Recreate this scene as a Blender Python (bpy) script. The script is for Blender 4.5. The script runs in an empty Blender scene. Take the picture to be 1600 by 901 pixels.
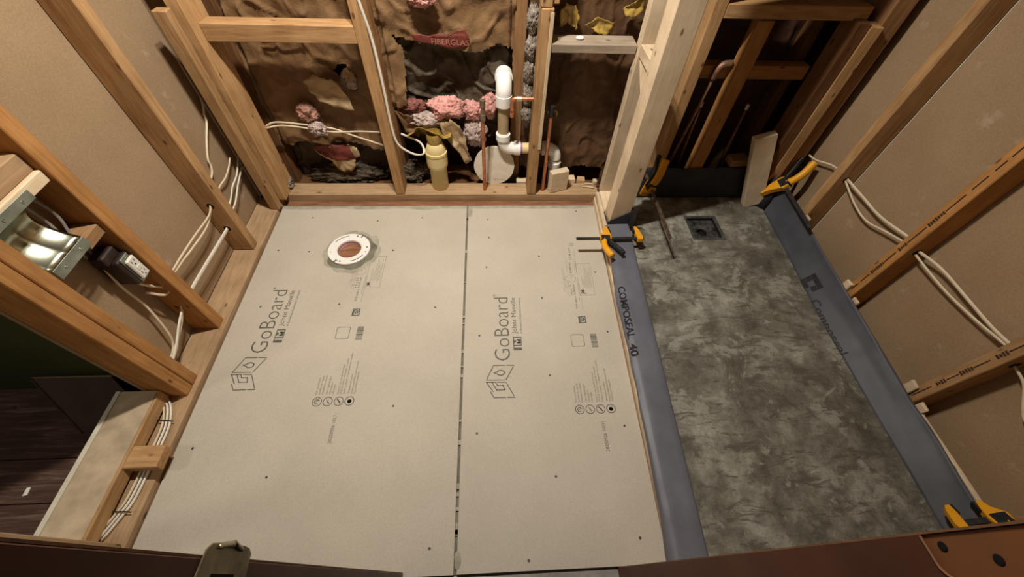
import bpy, bmesh, math, random
from mathutils import Vector, Matrix, noise

# ------------------------------------------------------------------ camera, world, lights, exposure
scene = bpy.context.scene
C = scene.collection
random.seed(7)

cam_d = bpy.data.cameras.new('camera')
cam_d.sensor_width = 36.0
cam_d.lens = 13.8566
cam_d.clip_start = 0.02
cam_d.clip_end = 50
cam = bpy.data.objects.new('camera', cam_d)
C.objects.link(cam)
cam.matrix_world = Matrix(((0.998513, 0.014382, -0.052586, 0.1136),
                           (-0.042848, 0.803413, -0.593879, -1.5421),
                           (0.033707, 0.595249, 0.802834, 1.3724),
                           (0, 0, 0, 1)))
scene.camera = cam

world = bpy.data.worlds.new('world')
scene.world = world
world.use_nodes = True
world.node_tree.nodes['Background'].inputs[0].default_value = (1.0, 0.86, 0.72, 1)
world.node_tree.nodes['Background'].inputs[1].default_value = 0.012

def ceiling_or_fill_lamp(x, y, z, power, tilt=18, size=0.07):
    d = bpy.data.lights.new('ceiling_or_fill_light', 'AREA')
    d.shape = 'DISK'
    d.size = size
    d.energy = power
    d.color = (1.0, 0.925, 0.815)
    o = bpy.data.objects.new('ceiling_or_fill_light', d)
    o.location = (x, y, z)
    o.rotation_euler = (math.radians(tilt), 0, 0)   # lamp head tipped a little towards the back wall
    C.objects.link(o)
ceiling_or_fill_lamp(-0.16, -0.48, 2.14, 18)
ceiling_or_fill_lamp(-0.04, -0.44, 2.14, 18)
ceiling_or_fill_lamp(-1.95, -1.7, 2.35, 6, 0, 0.3)      # weak unseen fill light, added to brighten the next room

vs = scene.view_settings
vs.view_transform = 'Standard'
vs.look = 'None'
vs.exposure = 0.6
vs.gamma = 1.0
vs.use_curve_mapping = False

# ------------------------------------------------------------------ materials
MATS = {}
def nodes_of(name):
    m = bpy.data.materials.new(name)
    m.use_nodes = True
    nt = m.node_tree
    return m, nt, nt.nodes['Principled BSDF']

def ramp(nt, stops):
    r = nt.nodes.new('ShaderNodeValToRGB')
    el = r.color_ramp.elements
    el[0].position, el[0].color = stops[0][0], (*stops[0][1], 1)
    el[1].position, el[1].color = stops[-1][0], (*stops[-1][1], 1)
    for p, c in stops[1:-1]:
        e = el.new(p); e.color = (*c, 1)
    return r

def noise_n(nt, vec, scale, detail=5, rough=0.55, dist=0.0):
    n = nt.nodes.new('ShaderNodeTexNoise')
    n.inputs['Scale'].default_value = scale
    n.inputs['Detail'].default_value = detail
    n.inputs['Roughness'].default_value = rough
    n.inputs['Distortion'].default_value = dist
    if vec is not None: nt.links.new(vec, n.inputs['Vector'])
    return n

def mixc(nt, a, b, fac, mode='MIX'):
    m = nt.nodes.new('ShaderNodeMix'); m.data_type = 'RGBA'; m.blend_type = mode
    for sock, v in ((m.inputs[6], a), (m.inputs[7], b), (m.inputs[0], fac)):
        if hasattr(v, 'is_linked') or hasattr(v, 'links'): nt.links.new(v, sock)
        elif isinstance(v, tuple): sock.default_value = (*v, 1)
        else: sock.default_value = v
    return m.outputs[2]

def coords(nt, scale=(1, 1, 1), rnd=True):
    tc = nt.nodes.new('ShaderNodeTexCoord')
    mp = nt.nodes.new('ShaderNodeMapping')
    mp.inputs['Scale'].default_value = scale
    nt.links.new(tc.outputs['Object'], mp.inputs['Vector'])
    if rnd:
        oi = nt.nodes.new('ShaderNodeObjectInfo')
        mul = nt.nodes.new('ShaderNodeMath'); mul.operation = 'MULTIPLY'; mul.inputs[1].default_value = 37.0
        nt.links.new(oi.outputs['Random'], mul.inputs[0])
        nt.links.new(mul.outputs[0], mp.inputs['Location'])
    return mp.outputs['Vector']

def bump(nt, bs, h, strength=0.3, dist=0.002):
    b = nt.nodes.new('ShaderNodeBump')
    b.inputs['Strength'].default_value = strength
    b.inputs['Distance'].default_value = dist
    nt.links.new(h, b.inputs['Height'])
    nt.links.new(b.outputs['Normal'], bs.inputs['Normal'])

def plain(name, col, rough=0.6, metal=0.0, var=0.25, scale=30, bmp=0.0, bscale=None, spec=0.3):
    if name in MATS: return MATS[name]
    m, nt, bs = nodes_of(name)
    v = coords(nt)
    n = noise_n(nt, v, scale, 6)
    lo = tuple(c * (1 - var) for c in col); hi = tuple(min(1, c * (1 + var)) for c in col)
    r = ramp(nt, [(0.3, lo), (0.7, hi)])
    nt.links.new(n.outputs['Fac'], r.inputs[0])
    nt.links.new(r.outputs[0], bs.inputs['Base Color'])
    bs.inputs['Roughness'].default_value = rough
    bs.inputs['Metallic'].default_value = metal
    bs.inputs['Specular IOR Level'].default_value = spec
    if bmp:
        n2 = noise_n(nt, v, bscale or scale * 3, 5)
        bump(nt, bs, n2.outputs['Fac'], bmp)
    MATS[name] = m
    return m

def wood(kind, axis='z'):
    key = f'wood_{kind}_{axis}'
    if key in MATS: return MATS[key]
    pal = {'old':  ((0.29, 0.150, 0.062), (0.45, 0.270, 0.125), (0.58, 0.390, 0.215)),
           'fir':  ((0.34, 0.155, 0.048), (0.48, 0.240, 0.082), (0.58, 0.33, 0.135)),
           'new':  ((0.64, 0.500, 0.335), (0.74, 0.605, 0.430), (0.82, 0.700, 0.530)),
           'plate': ((0.38, 0.235, 0.12), (0.52, 0.355, 0.205), (0.62, 0.455, 0.285)),
           'grey': ((0.22, 0.17, 0.13), (0.33, 0.27, 0.21), (0.42, 0.37, 0.31)),
           'dark': ((0.10, 0.045, 0.018), (0.17, 0.080, 0.032), (0.24, 0.125, 0.055)),
           'red':  ((0.10, 0.042, 0.022), (0.27, 0.125, 0.065), (0.44, 0.26, 0.15)),
           'brown': ((0.20, 0.10, 0.045), (0.33, 0.18, 0.08), (0.42, 0.25, 0.12)),
           'plank': ((0.045, 0.024, 0.018), (0.085, 0.045, 0.033), (0.20, 0.145, 0.12))}[kind]
    m, nt, bs = nodes_of(key)
    sc = {'x': (1.2, 14, 14), 'y': (14, 1.2, 14), 'z': (14, 14, 1.2)}[axis]
    v = coords(nt, sc)
    g = noise_n(nt, v, 6.0, 7, 0.62, 0.6)
    r = ramp(nt, [(0.22, pal[0]), (0.5, pal[1]), (0.80, pal[2])])
    nt.links.new(g.outputs['Fac'], r.inputs[0])
    v2 = coords(nt, (1, 1, 1))
    big = noise_n(nt, v2, 7.0, 4)
    r2 = ramp(nt, [(0.35, (0.72, 0.70, 0.68)), (0.65, (1, 1, 1))])
    nt.links.new(big.outputs['Fac'], r2.inputs[0])
    col = mixc(nt, r.outputs[0], r2.outputs[0], 0.8, 'MULTIPLY')
    # knots and nail marks
    ks = {'x': (6, 13, 13), 'y': (13, 6, 13), 'z': (13, 13, 6)}[axis]
    v3 = coords(nt, ks)
    vo = nt.nodes.new('ShaderNodeTexVoronoi'); vo.inputs['Scale'].default_value = 1.5
    nt.links.new(v3, vo.inputs['Vector'])
    r3 = ramp(nt, [(0.06, (0.25, 0.18, 0.13)), (0.13, (1, 1, 1))])
    nt.links.new(vo.outputs['Distance'], r3.inputs[0])
    col = mixc(nt, col, r3.outputs[0], 0.85, 'MULTIPLY')
    # per piece tone
    oi = nt.nodes.new('ShaderNodeObjectInfo')
    r4 = ramp(nt, [(0.0, (0.80, 0.78, 0.76)), (1.0, (1.08, 1.05, 1.0))])
    nt.links.new(oi.outputs['Random'], r4.inputs[0])
    col = mixc(nt, col, r4.outputs[0], 1.0, 'MULTIPLY')
    nt.links.new(col, bs.inputs['Base Color'])
    bs.inputs['Roughness'].default_value = 0.75
    bs.inputs['Specular IOR Level'].default_value = 0.2
    bump(nt, bs, g.outputs['Fac'], 0.35, 0.0015)
    MATS[key] = m
    return m

def board_mat():
    m, nt, bs = nodes_of('backer_board')
    v = coords(nt)
    a = noise_n(nt, v, 4.0, 5); b = noise_n(nt, v, 260.0, 3)
    r = ramp(nt, [(0.3, (0.455, 0.410, 0.340)), (0.7, (0.51, 0.462, 0.385))])
    nt.links.new(a.outputs['Fac'], r.inputs[0])
    r2 = ramp(nt, [(0.3, (0.86, 0.86, 0.86)), (0.6, (1, 1, 1))])
    nt.links.new(b.outputs['Fac'], r2.inputs[0])
    col = mixc(nt, r.outputs[0], r2.outputs[0], 0.8, 'MULTIPLY')
    nt.links.new(col, bs.inputs['Base Color'])
    bs.inputs['Roughness'].default_value = 0.7
    bs.inputs['Specular IOR Level'].default_value = 0.25
    bump(nt, bs, b.outputs['Fac'], 0.12, 0.001)
    return m

def drywall_mat():
    m, nt, bs = nodes_of('drywall_paper')
    v = coords(nt)
    a = noise_n(nt, v, 3.0, 6); b = noise_n(nt, v, 220.0, 4); d = noise_n(nt, v, 9.0, 9, 0.72)
    r = ramp(nt, [(0.3, (0.31, 0.210, 0.122)), (0.7, (0.375, 0.262, 0.158))])
    nt.links.new(a.outputs['Fac'], r.inputs[0])
    r2 = ramp(nt, [(0.3, (0.78, 0.78, 0.78)), (0.62, (1, 1, 1))])
    nt.links.new(b.outputs['Fac'], r2.inputs[0])
    col = mixc(nt, r.outputs[0], r2.outputs[0], 0.8, 'MULTIPLY')
    r3 = ramp(nt, [(0.60, (0, 0, 0)), (0.78, (1, 1, 1))])
    nt.links.new(d.outputs['Fac'], r3.inputs[0])
    col = mixc(nt, col, (0.50, 0.41, 0.30), r3.outputs[0])
    nt.links.new(col, bs.inputs['Base Color'])
    bs.inputs['Roughness'].default_value = 0.85
    bs.inputs['Specular IOR Level'].default_value = 0.15
    return m

def concrete_mat():
    m, nt, bs = nodes_of('mortar')
    v = coords(nt)
    a = noise_n(nt, v, 4.2, 10, 0.68, 0.35); b = noise_n(nt, v, 17.0, 8, 0.72, 0.2); c = noise_n(nt, v, 150.0, 4)
    ra = ramp(nt, [(0.36, (0.095, 0.086, 0.066)), (0.50, (0.165, 0.157, 0.127)), (0.63, (0.30, 0.295, 0.25))])
    nt.links.new(a.outputs['Fac'], ra.inputs[0])
    rb = ramp(nt, [(0.34, (0.50, 0.49, 0.47)), (0.60, (1.15, 1.15, 1.14))])
    nt.links.new(b.outputs['Fac'], rb.inputs[0])
    col = mixc(nt, ra.outputs[0], rb.outputs[0], 0.9, 'MULTIPLY')
    # crisp-edged skim patches and darker damp spots left by the trowel
    d = noise_n(nt, v, 6.5, 12, 0.70, 0.6)
    rd = ramp(nt, [(0.555, (0, 0, 0)), (0.60, (0.8, 0.8, 0.8))])
    nt.links.new(d.outputs['Fac'], rd.inputs[0])
    col = mixc(nt, col, (0.285, 0.280, 0.235), rd.outputs[0])
    vs2 = coords(nt, (7, 26, 7))
    e = noise_n(nt, vs2, 1.3, 10, 0.72, 0.8)
    re_ = ramp(nt, [(0.40, (0.85, 0.85, 0.85)), (0.47, (0, 0, 0))])
    nt.links.new(e.outputs['Fac'], re_.inputs[0])
    col = mixc(nt, col, (0.088, 0.080, 0.062), re_.outputs[0])
    f = noise_n(nt, v, 11.0, 12, 0.75, 0.3)
    rf = ramp(nt, [(0.60, (0, 0, 0)), (0.635, (0.55, 0.55, 0.55))])
    nt.links.new(f.outputs['Fac'], rf.inputs[0])
    col = mixc(nt, col, (0.36, 0.355, 0.31), rf.outputs[0])
    rc = ramp(nt, [(0.3, (0.75, 0.75, 0.75)), (0.6, (1, 1, 1))])
    nt.links.new(c.outputs['Fac'], rc.inputs[0])
    col = mixc(nt, col, rc.outputs[0], 0.7, 'MULTIPLY')
    nt.links.new(col, bs.inputs['Base Color'])
    bs.inputs['Roughness'].default_value = 0.7
    bs.inputs['Specular IOR Level'].default_value = 0.3
    bump(nt, bs, b.outputs['Fac'], 0.35, 0.004)
    return m

def kraft_mat(name, lo, hi):
    m, nt, bs = nodes_of(name)
    v = coords(nt)
    a = noise_n(nt, v, 5.0, 8, 0.65, 1.0); b = noise_n(nt, v, 28, 6, 0.6, 1.5)
    r = ramp(nt, [(0.3, lo), (0.7, hi)])
    nt.links.new(a.outputs['Fac'], r.inputs[0])
    nt.links.new(r.outputs[0], bs.inputs['Base Color'])
    bs.inputs['Roughness'].default_value = 0.6
    bs.inputs['Specular IOR Level'].default_value = 0.3
    bump(nt, bs, b.outputs['Fac'], 0.5, 0.006)
    return m

BOARD = board_mat()
DRYWALL = drywall_mat()
MORTAR = concrete_mat()
KRAFT = kraft_mat('kraft_paper', (0.115, 0.060, 0.026), (0.24, 0.14, 0.065))
KRAFT_LIGHT = kraft_mat('kraft_paper_torn', (0.31, 0.21, 0.11), (0.45, 0.33, 0.19))
KRAFT_DARK = kraft_mat('tarred_paper', (0.030, 0.014, 0.009), (0.075, 0.035, 0.020))
BATT = kraft_mat('old_batt', (0.040, 0.029, 0.018), (0.105, 0.076, 0.046))
RED = plain('red_ink', (0.135, 0.028, 0.020), 0.6, var=0.4, scale=25)
REDTXT = plain('faded_lettering', (0.33, 0.14, 0.10), 0.7, scale=60)
PINK = plain('pink_fibre', (0.55, 0.27, 0.235), 0.95, var=0.45, scale=55, bmp=1.0, bscale=90)
PALEPINK = plain('grey_fibre', (0.40, 0.31, 0.28), 0.95, var=0.5, scale=60, bmp=1.0, bscale=95)
GREYFIB = plain('dusty_fibre', (0.20, 0.17, 0.14), 0.95, var=0.6, scale=60, bmp=1.0, bscale=80)
TAPE = plain('amber_tape', (0.36, 0.24, 0.055), 0.25, var=0.4, scale=40, bmp=0.4, bscale=50, spec=0.6)
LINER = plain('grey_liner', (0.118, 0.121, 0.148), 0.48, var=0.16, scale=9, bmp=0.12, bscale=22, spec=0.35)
LINER_SHADED = plain('grey_liner_shaded', (0.058, 0.061, 0.075), 0.5, var=0.2, scale=9, bmp=0.12, bscale=22, spec=0.3)  # same sheet as the curb wrap; shade on the side upturn put into the colour
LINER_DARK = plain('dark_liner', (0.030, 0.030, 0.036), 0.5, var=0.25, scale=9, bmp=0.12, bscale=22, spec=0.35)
INK = plain('print_ink', (0.10, 0.105, 0.085), 0.7, var=0.3, scale=120)
INK_FAINT = plain('faint_ink', (0.19, 0.17, 0.13), 0.7, var=0.3, scale=120)
BLACKINK = plain('black_ink', (0.010, 0.010, 0.013), 0.6, var=0.3)
WHITE_PVC = plain('white_pvc', (0.80, 0.79, 0.75), 0.3, var=0.04, scale=12, spec=0.5)
CREAM_PVC = plain('yellowed_pvc', (0.66, 0.53, 0.26), 0.4, var=0.08, scale=12, spec=0.45)
PURPLE = plain('purple_primer', (0.36, 0.16, 0.36), 0.4, var=0.4, scale=30)
COPPER = plain('copper', (0.50, 0.20, 0.10), 0.45, metal=0.75, var=0.3, scale=40)
COPPER_DULL = plain('dull_copper', (0.22, 0.12, 0.075), 0.55, metal=0.5, var=0.4, scale=40)
SOLDER = plain('solder', (0.55, 0.48, 0.42), 0.4, metal=0.7, var=0.3, scale=50)
CABLE = plain('cable_sheath', (0.66, 0.56, 0.40), 0.5, var=0.1, scale=30)
CABLE_W = plain('white_cable_sheath', (0.74, 0.70, 0.61), 0.45, var=0.08, scale=30)
CABLE_G = plain('grey_cable_sheath', (0.28, 0.26, 0.24), 0.45, var=0.15, scale=30)
GALV = plain('galvanized_steel', (0.40, 0.42, 0.33), 0.27, metal=1.0, var=0.28, scale=14)
GALV_FL = plain('galvanized_flange', (0.26, 0.29, 0.24), 0.5, metal=0.6, var=0.3, scale=25)
BOXPL = plain('dark_box_plastic', (0.030, 0.018, 0.016), 0.4, var=0.3)
DEVICE = plain('white_device', (0.72, 0.70, 0.64), 0.35, var=0.04)
BLACK = plain('black_plastic', (0.016, 0.016, 0.018), 0.45, var=0.2)
BARM = plain('blued_steel', (0.045, 0.042, 0.040), 0.4, metal=0.5, var=0.4, scale=60)
RUSTY = plain('rusty_steel', (0.10, 0.065, 0.045), 0.55, metal=0.3, var=0.6, scale=60)
YELLOW = plain('yellow_plastic', (0.72, 0.33, 0.012), 0.4, var=0.08, scale=20, spec=0.45)
HOLE = plain('hole_dark', (0.006, 0.005, 0.005), 0.9)
SCREW = plain('screw_steel', (0.07, 0.07, 0.062), 0.5, metal=0.4)
THINSET = plain('wet_thinset', (0.155, 0.145, 0.105), 0.7, var=0.3, scale=22, bmp=0.4, bscale=60)
THINSET_L = plain('dry_thinset', (0.33, 0.315, 0.25), 0.75, var=0.2, scale=25, bmp=0.3, bscale=60)
DRAINB = plain('black_drain', (0.012, 0.012, 0.013), 0.4, var=0.3)
DRAINS = plain('splattered_drain', (0.045, 0.043, 0.038), 0.45, var=0.9, scale=45)
JAMB = plain('stained_jamb', (0.095, 0.034, 0.019), 0.45, var=0.3, scale=8)
MORT = plain('mortise_wood', (0.19, 0.075, 0.030), 0.6, var=0.3, scale=10)
JEDGE = plain('jamb_edge', (0.22, 0.11, 0.055), 0.6, var=0.3, scale=20)
BRASS = plain('tarnished_brass', (0.26, 0.22, 0.14), 0.4, metal=0.7, var=0.4, scale=40)
GREENW = plain('green_paint', (0.060, 0.070, 0.022), 0.8, var=0.15, scale=4)
WHITE_TRIM = plain('white_trim', (0.62, 0.57, 0.45), 0.6, var=0.1)
PLASTER = plain('ceiling_plaster', (0.26, 0.20, 0.14), 0.9, var=0.05)
DUSTY = plain('dusty_board', (0.46, 0.36, 0.24), 0.8, var=0.25, scale=14)
WHITEBIT = plain('white_scrap', (0.75, 0.72, 0.66), 0.7, var=0.05)
GREYSILL = plain('grey_threshold', (0.24, 0.22, 0.20), 0.7, var=0.2)
PANELM = plain('brown_panel', (0.055, 0.034, 0.022), 0.7, var=0.25, scale=10)
PANELE = plain('panel_edge', (0.20, 0.14, 0.08), 0.7, var=0.25)
DISCM = plain('offcut_face', (0.62, 0.56, 0.46), 0.7, var=0.08, scale=40)

# ------------------------------------------------------------------ mesh helpers (all coordinates in metres, world axes)
class MB:
    def __init__(s): s.v, s.f = [], []
    def add(s, vs_, fs):
        b = len(s.v); s.v += [tuple(p) for p in vs_]; s.f += [tuple(i + b for i in f) for f in fs]; return s
    def box(s, a, b, M=None):
        x0, y0, z0 = a; x1, y1, z1 = b
        p = [(x0, y0, z0), (x1, y0, z0), (x1, y1, z0), (x0, y1, z0), (x0, y0, z1), (x1, y0, z1), (x1, y1, z1), (x0, y1, z1)]
        if M is not None: p = [M @ Vector(q) for q in p]
        return s.add(p, [(0, 3, 2, 1), (4, 5, 6, 7), (0, 1, 5, 4), (1, 2, 6, 5), (2, 3, 7, 6), (3, 0, 4, 7)])
    def prism(s, poly, z0, z1, M=None):
        n = len(poly)
        p = [Vector((x, y, z0)) for x, y in poly] + [Vector((x, y, z1)) for x, y in poly]
        if M is not None: p = [M @ q for q in p]
        f = [tuple(range(n))[::-1], tuple(range(n, 2 * n))] + [(i, (i + 1) % n, n + (i + 1) % n, n + i) for i in range(n)]
        return s.add(p, f)
    def sweep(s, pts, a, b=None, n=8, up=(0, 0, 1), caps=True, radii=None):
        b = b or a
        P = [Vector(p) for p in pts]; rings = []
        upv = Vector(up)
        for i, p in enumerate(P):
            t = (P[min(i + 1, len(P) - 1)] - P[max(i - 1, 0)]).normalized()
            sd = t.cross(upv)
            if sd.length < 1e-3: sd = t.cross(Vector((1, 0, 0)))
            sd.normalize(); u = sd.cross(t)
            k = radii[i] if radii else 1.0
            rings.append([p + sd * (a * k * math.cos(2 * math.pi * j / n)) + u * (b * k * math.sin(2 * math.pi * j / n)) for j in range(n)])
        vs_ = [q for r in rings for q in r]; fs = []
        for i in range(len(rings) - 1):
            for j in range(n):
                fs.append((i * n + j, i * n + (j + 1) % n, (i + 1) * n + (j + 1) % n, (i + 1) * n + j))
        if caps:
            fs.append(tuple(range(n))[::-1]); fs.append(tuple((len(rings) - 1) * n + j for j in range(n)))
        return s.add(vs_, fs)
    def lathe(s, prof, c, n=24, M=None):
        vs_ = []; fs = []
        for r, z in prof:
            for j in range(n):
                a = 2 * math.pi * j / n
                q = Vector((r * math.cos(a), r * math.sin(a), z))
                if M is not None: q = M @ q
                vs_.append(q + Vector(c))
        for i in range(len(prof) - 1):
            for j in range(n):
                fs.append((i * n + j, i * n + (j + 1) % n, (i + 1) * n + (j + 1) % n, (i + 1) * n + j))
        return s.add(vs_, fs)
    def quad(s, a, b, c, d): return s.add([a, b, c, d], [(0, 1, 2, 3)])

def catmull(pts, k=6):
    P = [Vector(p) for p in pts]
    if len(P) < 3: return P
    P = [P[0] * 2 - P[1]] + P + [P[-1] * 2 - P[-2]]
    out = []
    for i in range(1, len(P) - 2):
        for j in range(k):
            t = j / k
            out.append(0.5 * ((2 * P[i]) + (P[i + 1] - P[i - 1]) * t + (2 * P[i - 1] - 5 * P[i] + 4 * P[i + 1] - P[i + 2]) * t * t
                              + (3 * P[i] - P[i - 1] - 3 * P[i + 1] + P[i + 2]) * t ** 3))
    out.append(P[-2])
    return out

def adopt(o, parent):
    if parent is not None:
        o.parent = parent
        o.matrix_parent_inverse = Matrix.Translation(-Vector(parent.location))

def obj(name, mb, m, parent=None, smooth=False, bevel=0.0, fix=True):
    me = bpy.data.meshes.new(name)
    me.from_pydata([tuple(p) for p in mb.v], [], mb.f)
    bm = bmesh.new(); bm.from_mesh(me)
    if fix: bmesh.ops.recalc_face_normals(bm, faces=bm.faces)
    if bevel:
        bmesh.ops.bevel(bm, geom=bm.edges[:], offset=bevel, segments=1, affect='EDGES', clamp_overlap=True)
    bm.to_mesh(me); bm.free()
    if smooth:
        for p in me.polygons: p.use_smooth = True
    me.materials.append(m)
    o = bpy.data.objects.new(name, me)
    C.objects.link(o)
    adopt(o, parent)
    return o

def thing(name, label, cat, loc, group=None):
    o = bpy.data.objects.new(name, None)
    o.empty_display_size = 0.05
    o.location = loc
    C.objects.link(o)
    o['label'] = label; o['category'] = cat
    if group: o['group'] = group
    return o
def tag(o, label, cat, group=None):
    o['label'] = label; o['category'] = cat
    if group: o['group'] = group
    return o
def struct(name, label, cat, loc=(0, 0, 0)):
    o = thing(name, label, cat, loc); o['kind'] = 'structure'; return o

def lumber(name, a, b, kind, axis, parent=None, M=None, bev=0.0025, jit=0.0012):
    """a dressed stick: bevelled box, a little out of true"""
    mb = MB().box(a, b)
    R_ = random.Random(sum(map(ord, name)) + int(a[0] * 997) + int(a[1] * 3331) + int(a[2] * 777))
    mb.v = [tuple(c + R_.uniform(-jit, jit) for c in p) for p in mb.v]
    if M is not None: mb.v = [tuple(M @ Vector(p)) for p in mb.v]
    return obj(name, mb, wood(kind, axis), parent, bevel=bev)

def text(body, size, offset=0.0, spacing=1.0):
    cu = bpy.data.curves.new('t', 'FONT')
    cu.body = body; cu.size = size; cu.offset = offset; cu.space_character = spacing; cu.resolution_u = 3
    o = bpy.data.objects.new('t', cu); C.objects.link(o)
    dg = bpy.context.evaluated_depsgraph_get(); dg.update()
    me = bpy.data.meshes.new_from_object(o.evaluated_get(dg))
    vs_ = [tuple(v.co) for v in me.vertices]; fs = [tuple(p.vertices) for p in me.polygons]
    bpy.data.objects.remove(o); bpy.data.curves.remove(cu); bpy.data.meshes.remove(me)
    return vs_, fs

def put_text(mb, body, length, height, origin, du, dv, offset=0.0, lift=None):
    """lay text of the given run length and cap height at origin, running along du with letter tops along dv"""
    vs_, fs = text(body, 1.0, offset)
    if not vs_: return
    xs = [p[0] for p in vs_]; w = max(xs) - min(xs); x0 = min(xs)
    du = Vector(du); dv = Vector(dv); o = Vector(origin)
    kx = length / w; ky = height / 0.70
    pts = [((p[0] - x0) * kx, p[1] * ky) for p in vs_]
    if lift: mb.add([lift(*p) for p in pts], fs)
    else: mb.add([o + du * x + dv * y for x, y in pts], fs)

# ================================================================== STRUCTURE
# ---- floor under everything
fl = struct('floor', 'plywood subfloor under the backer boards and plates', 'floor', (0, -0.8, -0.03))
obj('subfloor', MB().box((-1.06, -1.50, -0.034), (1.72, 0.42, -0.0135)), wood('red', 'x'), fl)
obj('hall_subfloor', MB().box((-0.6, -2.4, -0.034), (1.0, -1.50, -0.0135)), GREYSILL, fl)
# dark planks of the next room, each its own board
R_ = random.Random(3)
y = -0.925
for i, h in enumerate((0.243, 0.129, 0.125, 0.127, 0.126, 0.125)):
    obj('floor_plank', MB().box((-2.6, y - h + 0.002, -0.034), (-1.062, y - 0.001, -0.012 - R_.uniform(0, 0.001))), wood('plank', 'x'), fl, bevel=0.0015)
    y -= h
obj('threshold', MB().box((-0.1445, -1.64, -0.0125), (0.466, -1.532, -0.004)), GREYSILL, fl, bevel=0.002)

ceil = obj('ceiling', MB().box((-2.7, -2.5, 2.45), (1.8, 0.45, 2.5)), PLASTER)
ceil['kind'] = 'structure'; tag(ceil, 'plain ceiling above the bathroom', 'ceiling')

# ---- back wall: inner 2x4 framing, older framing and insulation behind it
wb = struct('wall_back', 'open framed back wall of old studs with kraft paper insulation behind', 'wall', (0, 0.045, 0))
obj('sheathing', MB().box((-1.1, 0.36, -0.03), (1.75, 0.38, 2.45)), KRAFT_DARK, wb)
lumber('bottom_plate', (-0.93, 0.045, -0.0125), (0.676, 0.134, 0.038), 'plate', 'x', wb)
lumber('subfloor_edge', (-0.92, 0.002, -0.0135), (0.676, 0.044, -0.004), 'red', 'x', wb, jit=0.0015)
lumber('bottom_plate', (0.768, 0.048, -0.0125), (1.55, 0.134, 0.05), 'plate', 'x', wb)
S = 0.043
lumber('stud', (-0.358, 0.045, 0.039), (-0.314, 0.134, 2.44), 'old', 'z', wb)
lumber('stud', (0.303, 0.045, 0.039), (0.347, 0.134, 0.856), 'old', 'z', wb)
lumber('stud', (0.300, 0.050, 0.858), (0.341, 0.139, 2.44), 'old', 'z', wb)
lumber('cleat', (0.342, 0.060, 0.865), (0.366, 0.10, 2.0), 'old', 'z', wb)
lumber('cleat', (0.336, 0.042, 0.30), (0.350, 0.0455, 0.845), 'new', 'z', wb, jit=0.001)
lumber('stud', (0.912, 0.045, 0.051), (0.958, 0.134, 2.44), 'old', 'z', wb)
lumber('stud', (1.100, 0.045, 0.051), (1.158, 0.10, 0.834), 'fir', 'z', wb)
lumber('stud', (-0.930, 0.004, 0.039), (-0.884, 0.134, 2.44), 'old', 'z', wb)      # back-left corner stud
lumber('blocking', (-0.884, 0.046, 0.731), (-0.359, 0.108, 0.789), 'old', 'x', wb)
lumber('blocking', (0.348, 0.046, 0.712), (0.676, 0.130, 0.745), 'grey', 'x', wb)
lumber('header', (0.959, 0.046, 0.838), (1.50, 0.134, 0.884), 'old', 'x', wb)
lumber('blocking', (0.959, 0.102, 0.600), (1.44, 0.15, 0.655), 'fir', 'x', wb)
# older studs further back
lumber('back_stud', (0.221, 0.200, -0.02), (0.268, 0.29, 2.44), 'brown', 'z', wb)
lumber('back_stud', (-0.36, 0.200, -0.02), (-0.315, 0.29, 2.44), 'dark', 'z', wb)
lumber('back_stud', (-0.93, 0.190, -0.02), (-0.885, 0.29, 2.44), 'dark', 'z', wb)
lumber('back_stud', (1.40, 0.16, -0.02), (1.44, 0.25, 2.44), 'dark', 'z', wb)
lumber('back_plate', (-0.93, 0.16, -0.033), (0.90, 0.30, 0.0), 'dark', 'x', wb)
# back-right corner pair
lumber('stud', (1.445, 0.005, 0.10), (1.495, 0.10, 0.846), 'dark', 'z', wb)
lumber('stud', (1.497, 0.0, 0.12), (1.545, 0.06, 0.836), 'old', 'z', wb)
lumber('stud', (1.546, 0.02, -0.012), (1.62, 0.12, 2.44), 'brown', 'z', wb)

def sheet(name, x0, x1, z0, z1, yf, m, parent, amp=0.012, seed=0, holes=(), nx=90, nz=150, thick=0.0):
    rr = random.Random(seed)
    def inside(x, z, poly):
        c = False; n = len(poly)
        for i in range(n):
            ax, az = poly[i]; bx, bz = poly[(i + 1) % n]
            if (az > z) != (bz > z) and x < (bx - ax) * (z - az) / (bz - az) + ax: c = not c
        return c
    mb = MB(); keep = []
    vs_ = []
    for j in range(nz + 1):
        for i in range(nx + 1):
            x = x0 + (x1 - x0) * i / nx; z = z0 + (z1 - z0) * j / nz
            p = Vector((x * 5 + seed, z * 4, seed * 1.7))
            d = noise.fractal(p, 1.0, 2.0, 4) * amp + abs(noise.noise(p * 2.3)) * amp * 0.8 - (1 - min(1, abs(noise.noise(Vector((x * 9 + z * 5 + seed, z * 6 - x * 4, seed)))) * 9)) * amp * 0.35
            edge = min(i, nx - i) / nx
            d += (0.02 if edge < 0.04 else 0.0)
            jx = rr.uniform(-.2, .2) * (x1 - x0) / nx; jz = rr.uniform(-.2, .2) * (z1 - z0) / nz
            vs_.append((x + jx, yf + d, z + jz))
    fs = []
    for j in range(nz):
        for i in range(nx):
            xc = x0 + (x1 - x0) * (i + .5) / nx; zc = z0 + (z1 - z0) * (j + .5) / nz
            if any(inside(xc, zc, h) for h in holes): continue
            a = j * (nx + 1) + i
            fs.append((a, a + 1, a + nx + 2, a + nx + 1))
    mb.add(vs_, fs)
    return obj(name, mb, m, parent, smooth=True)

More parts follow.
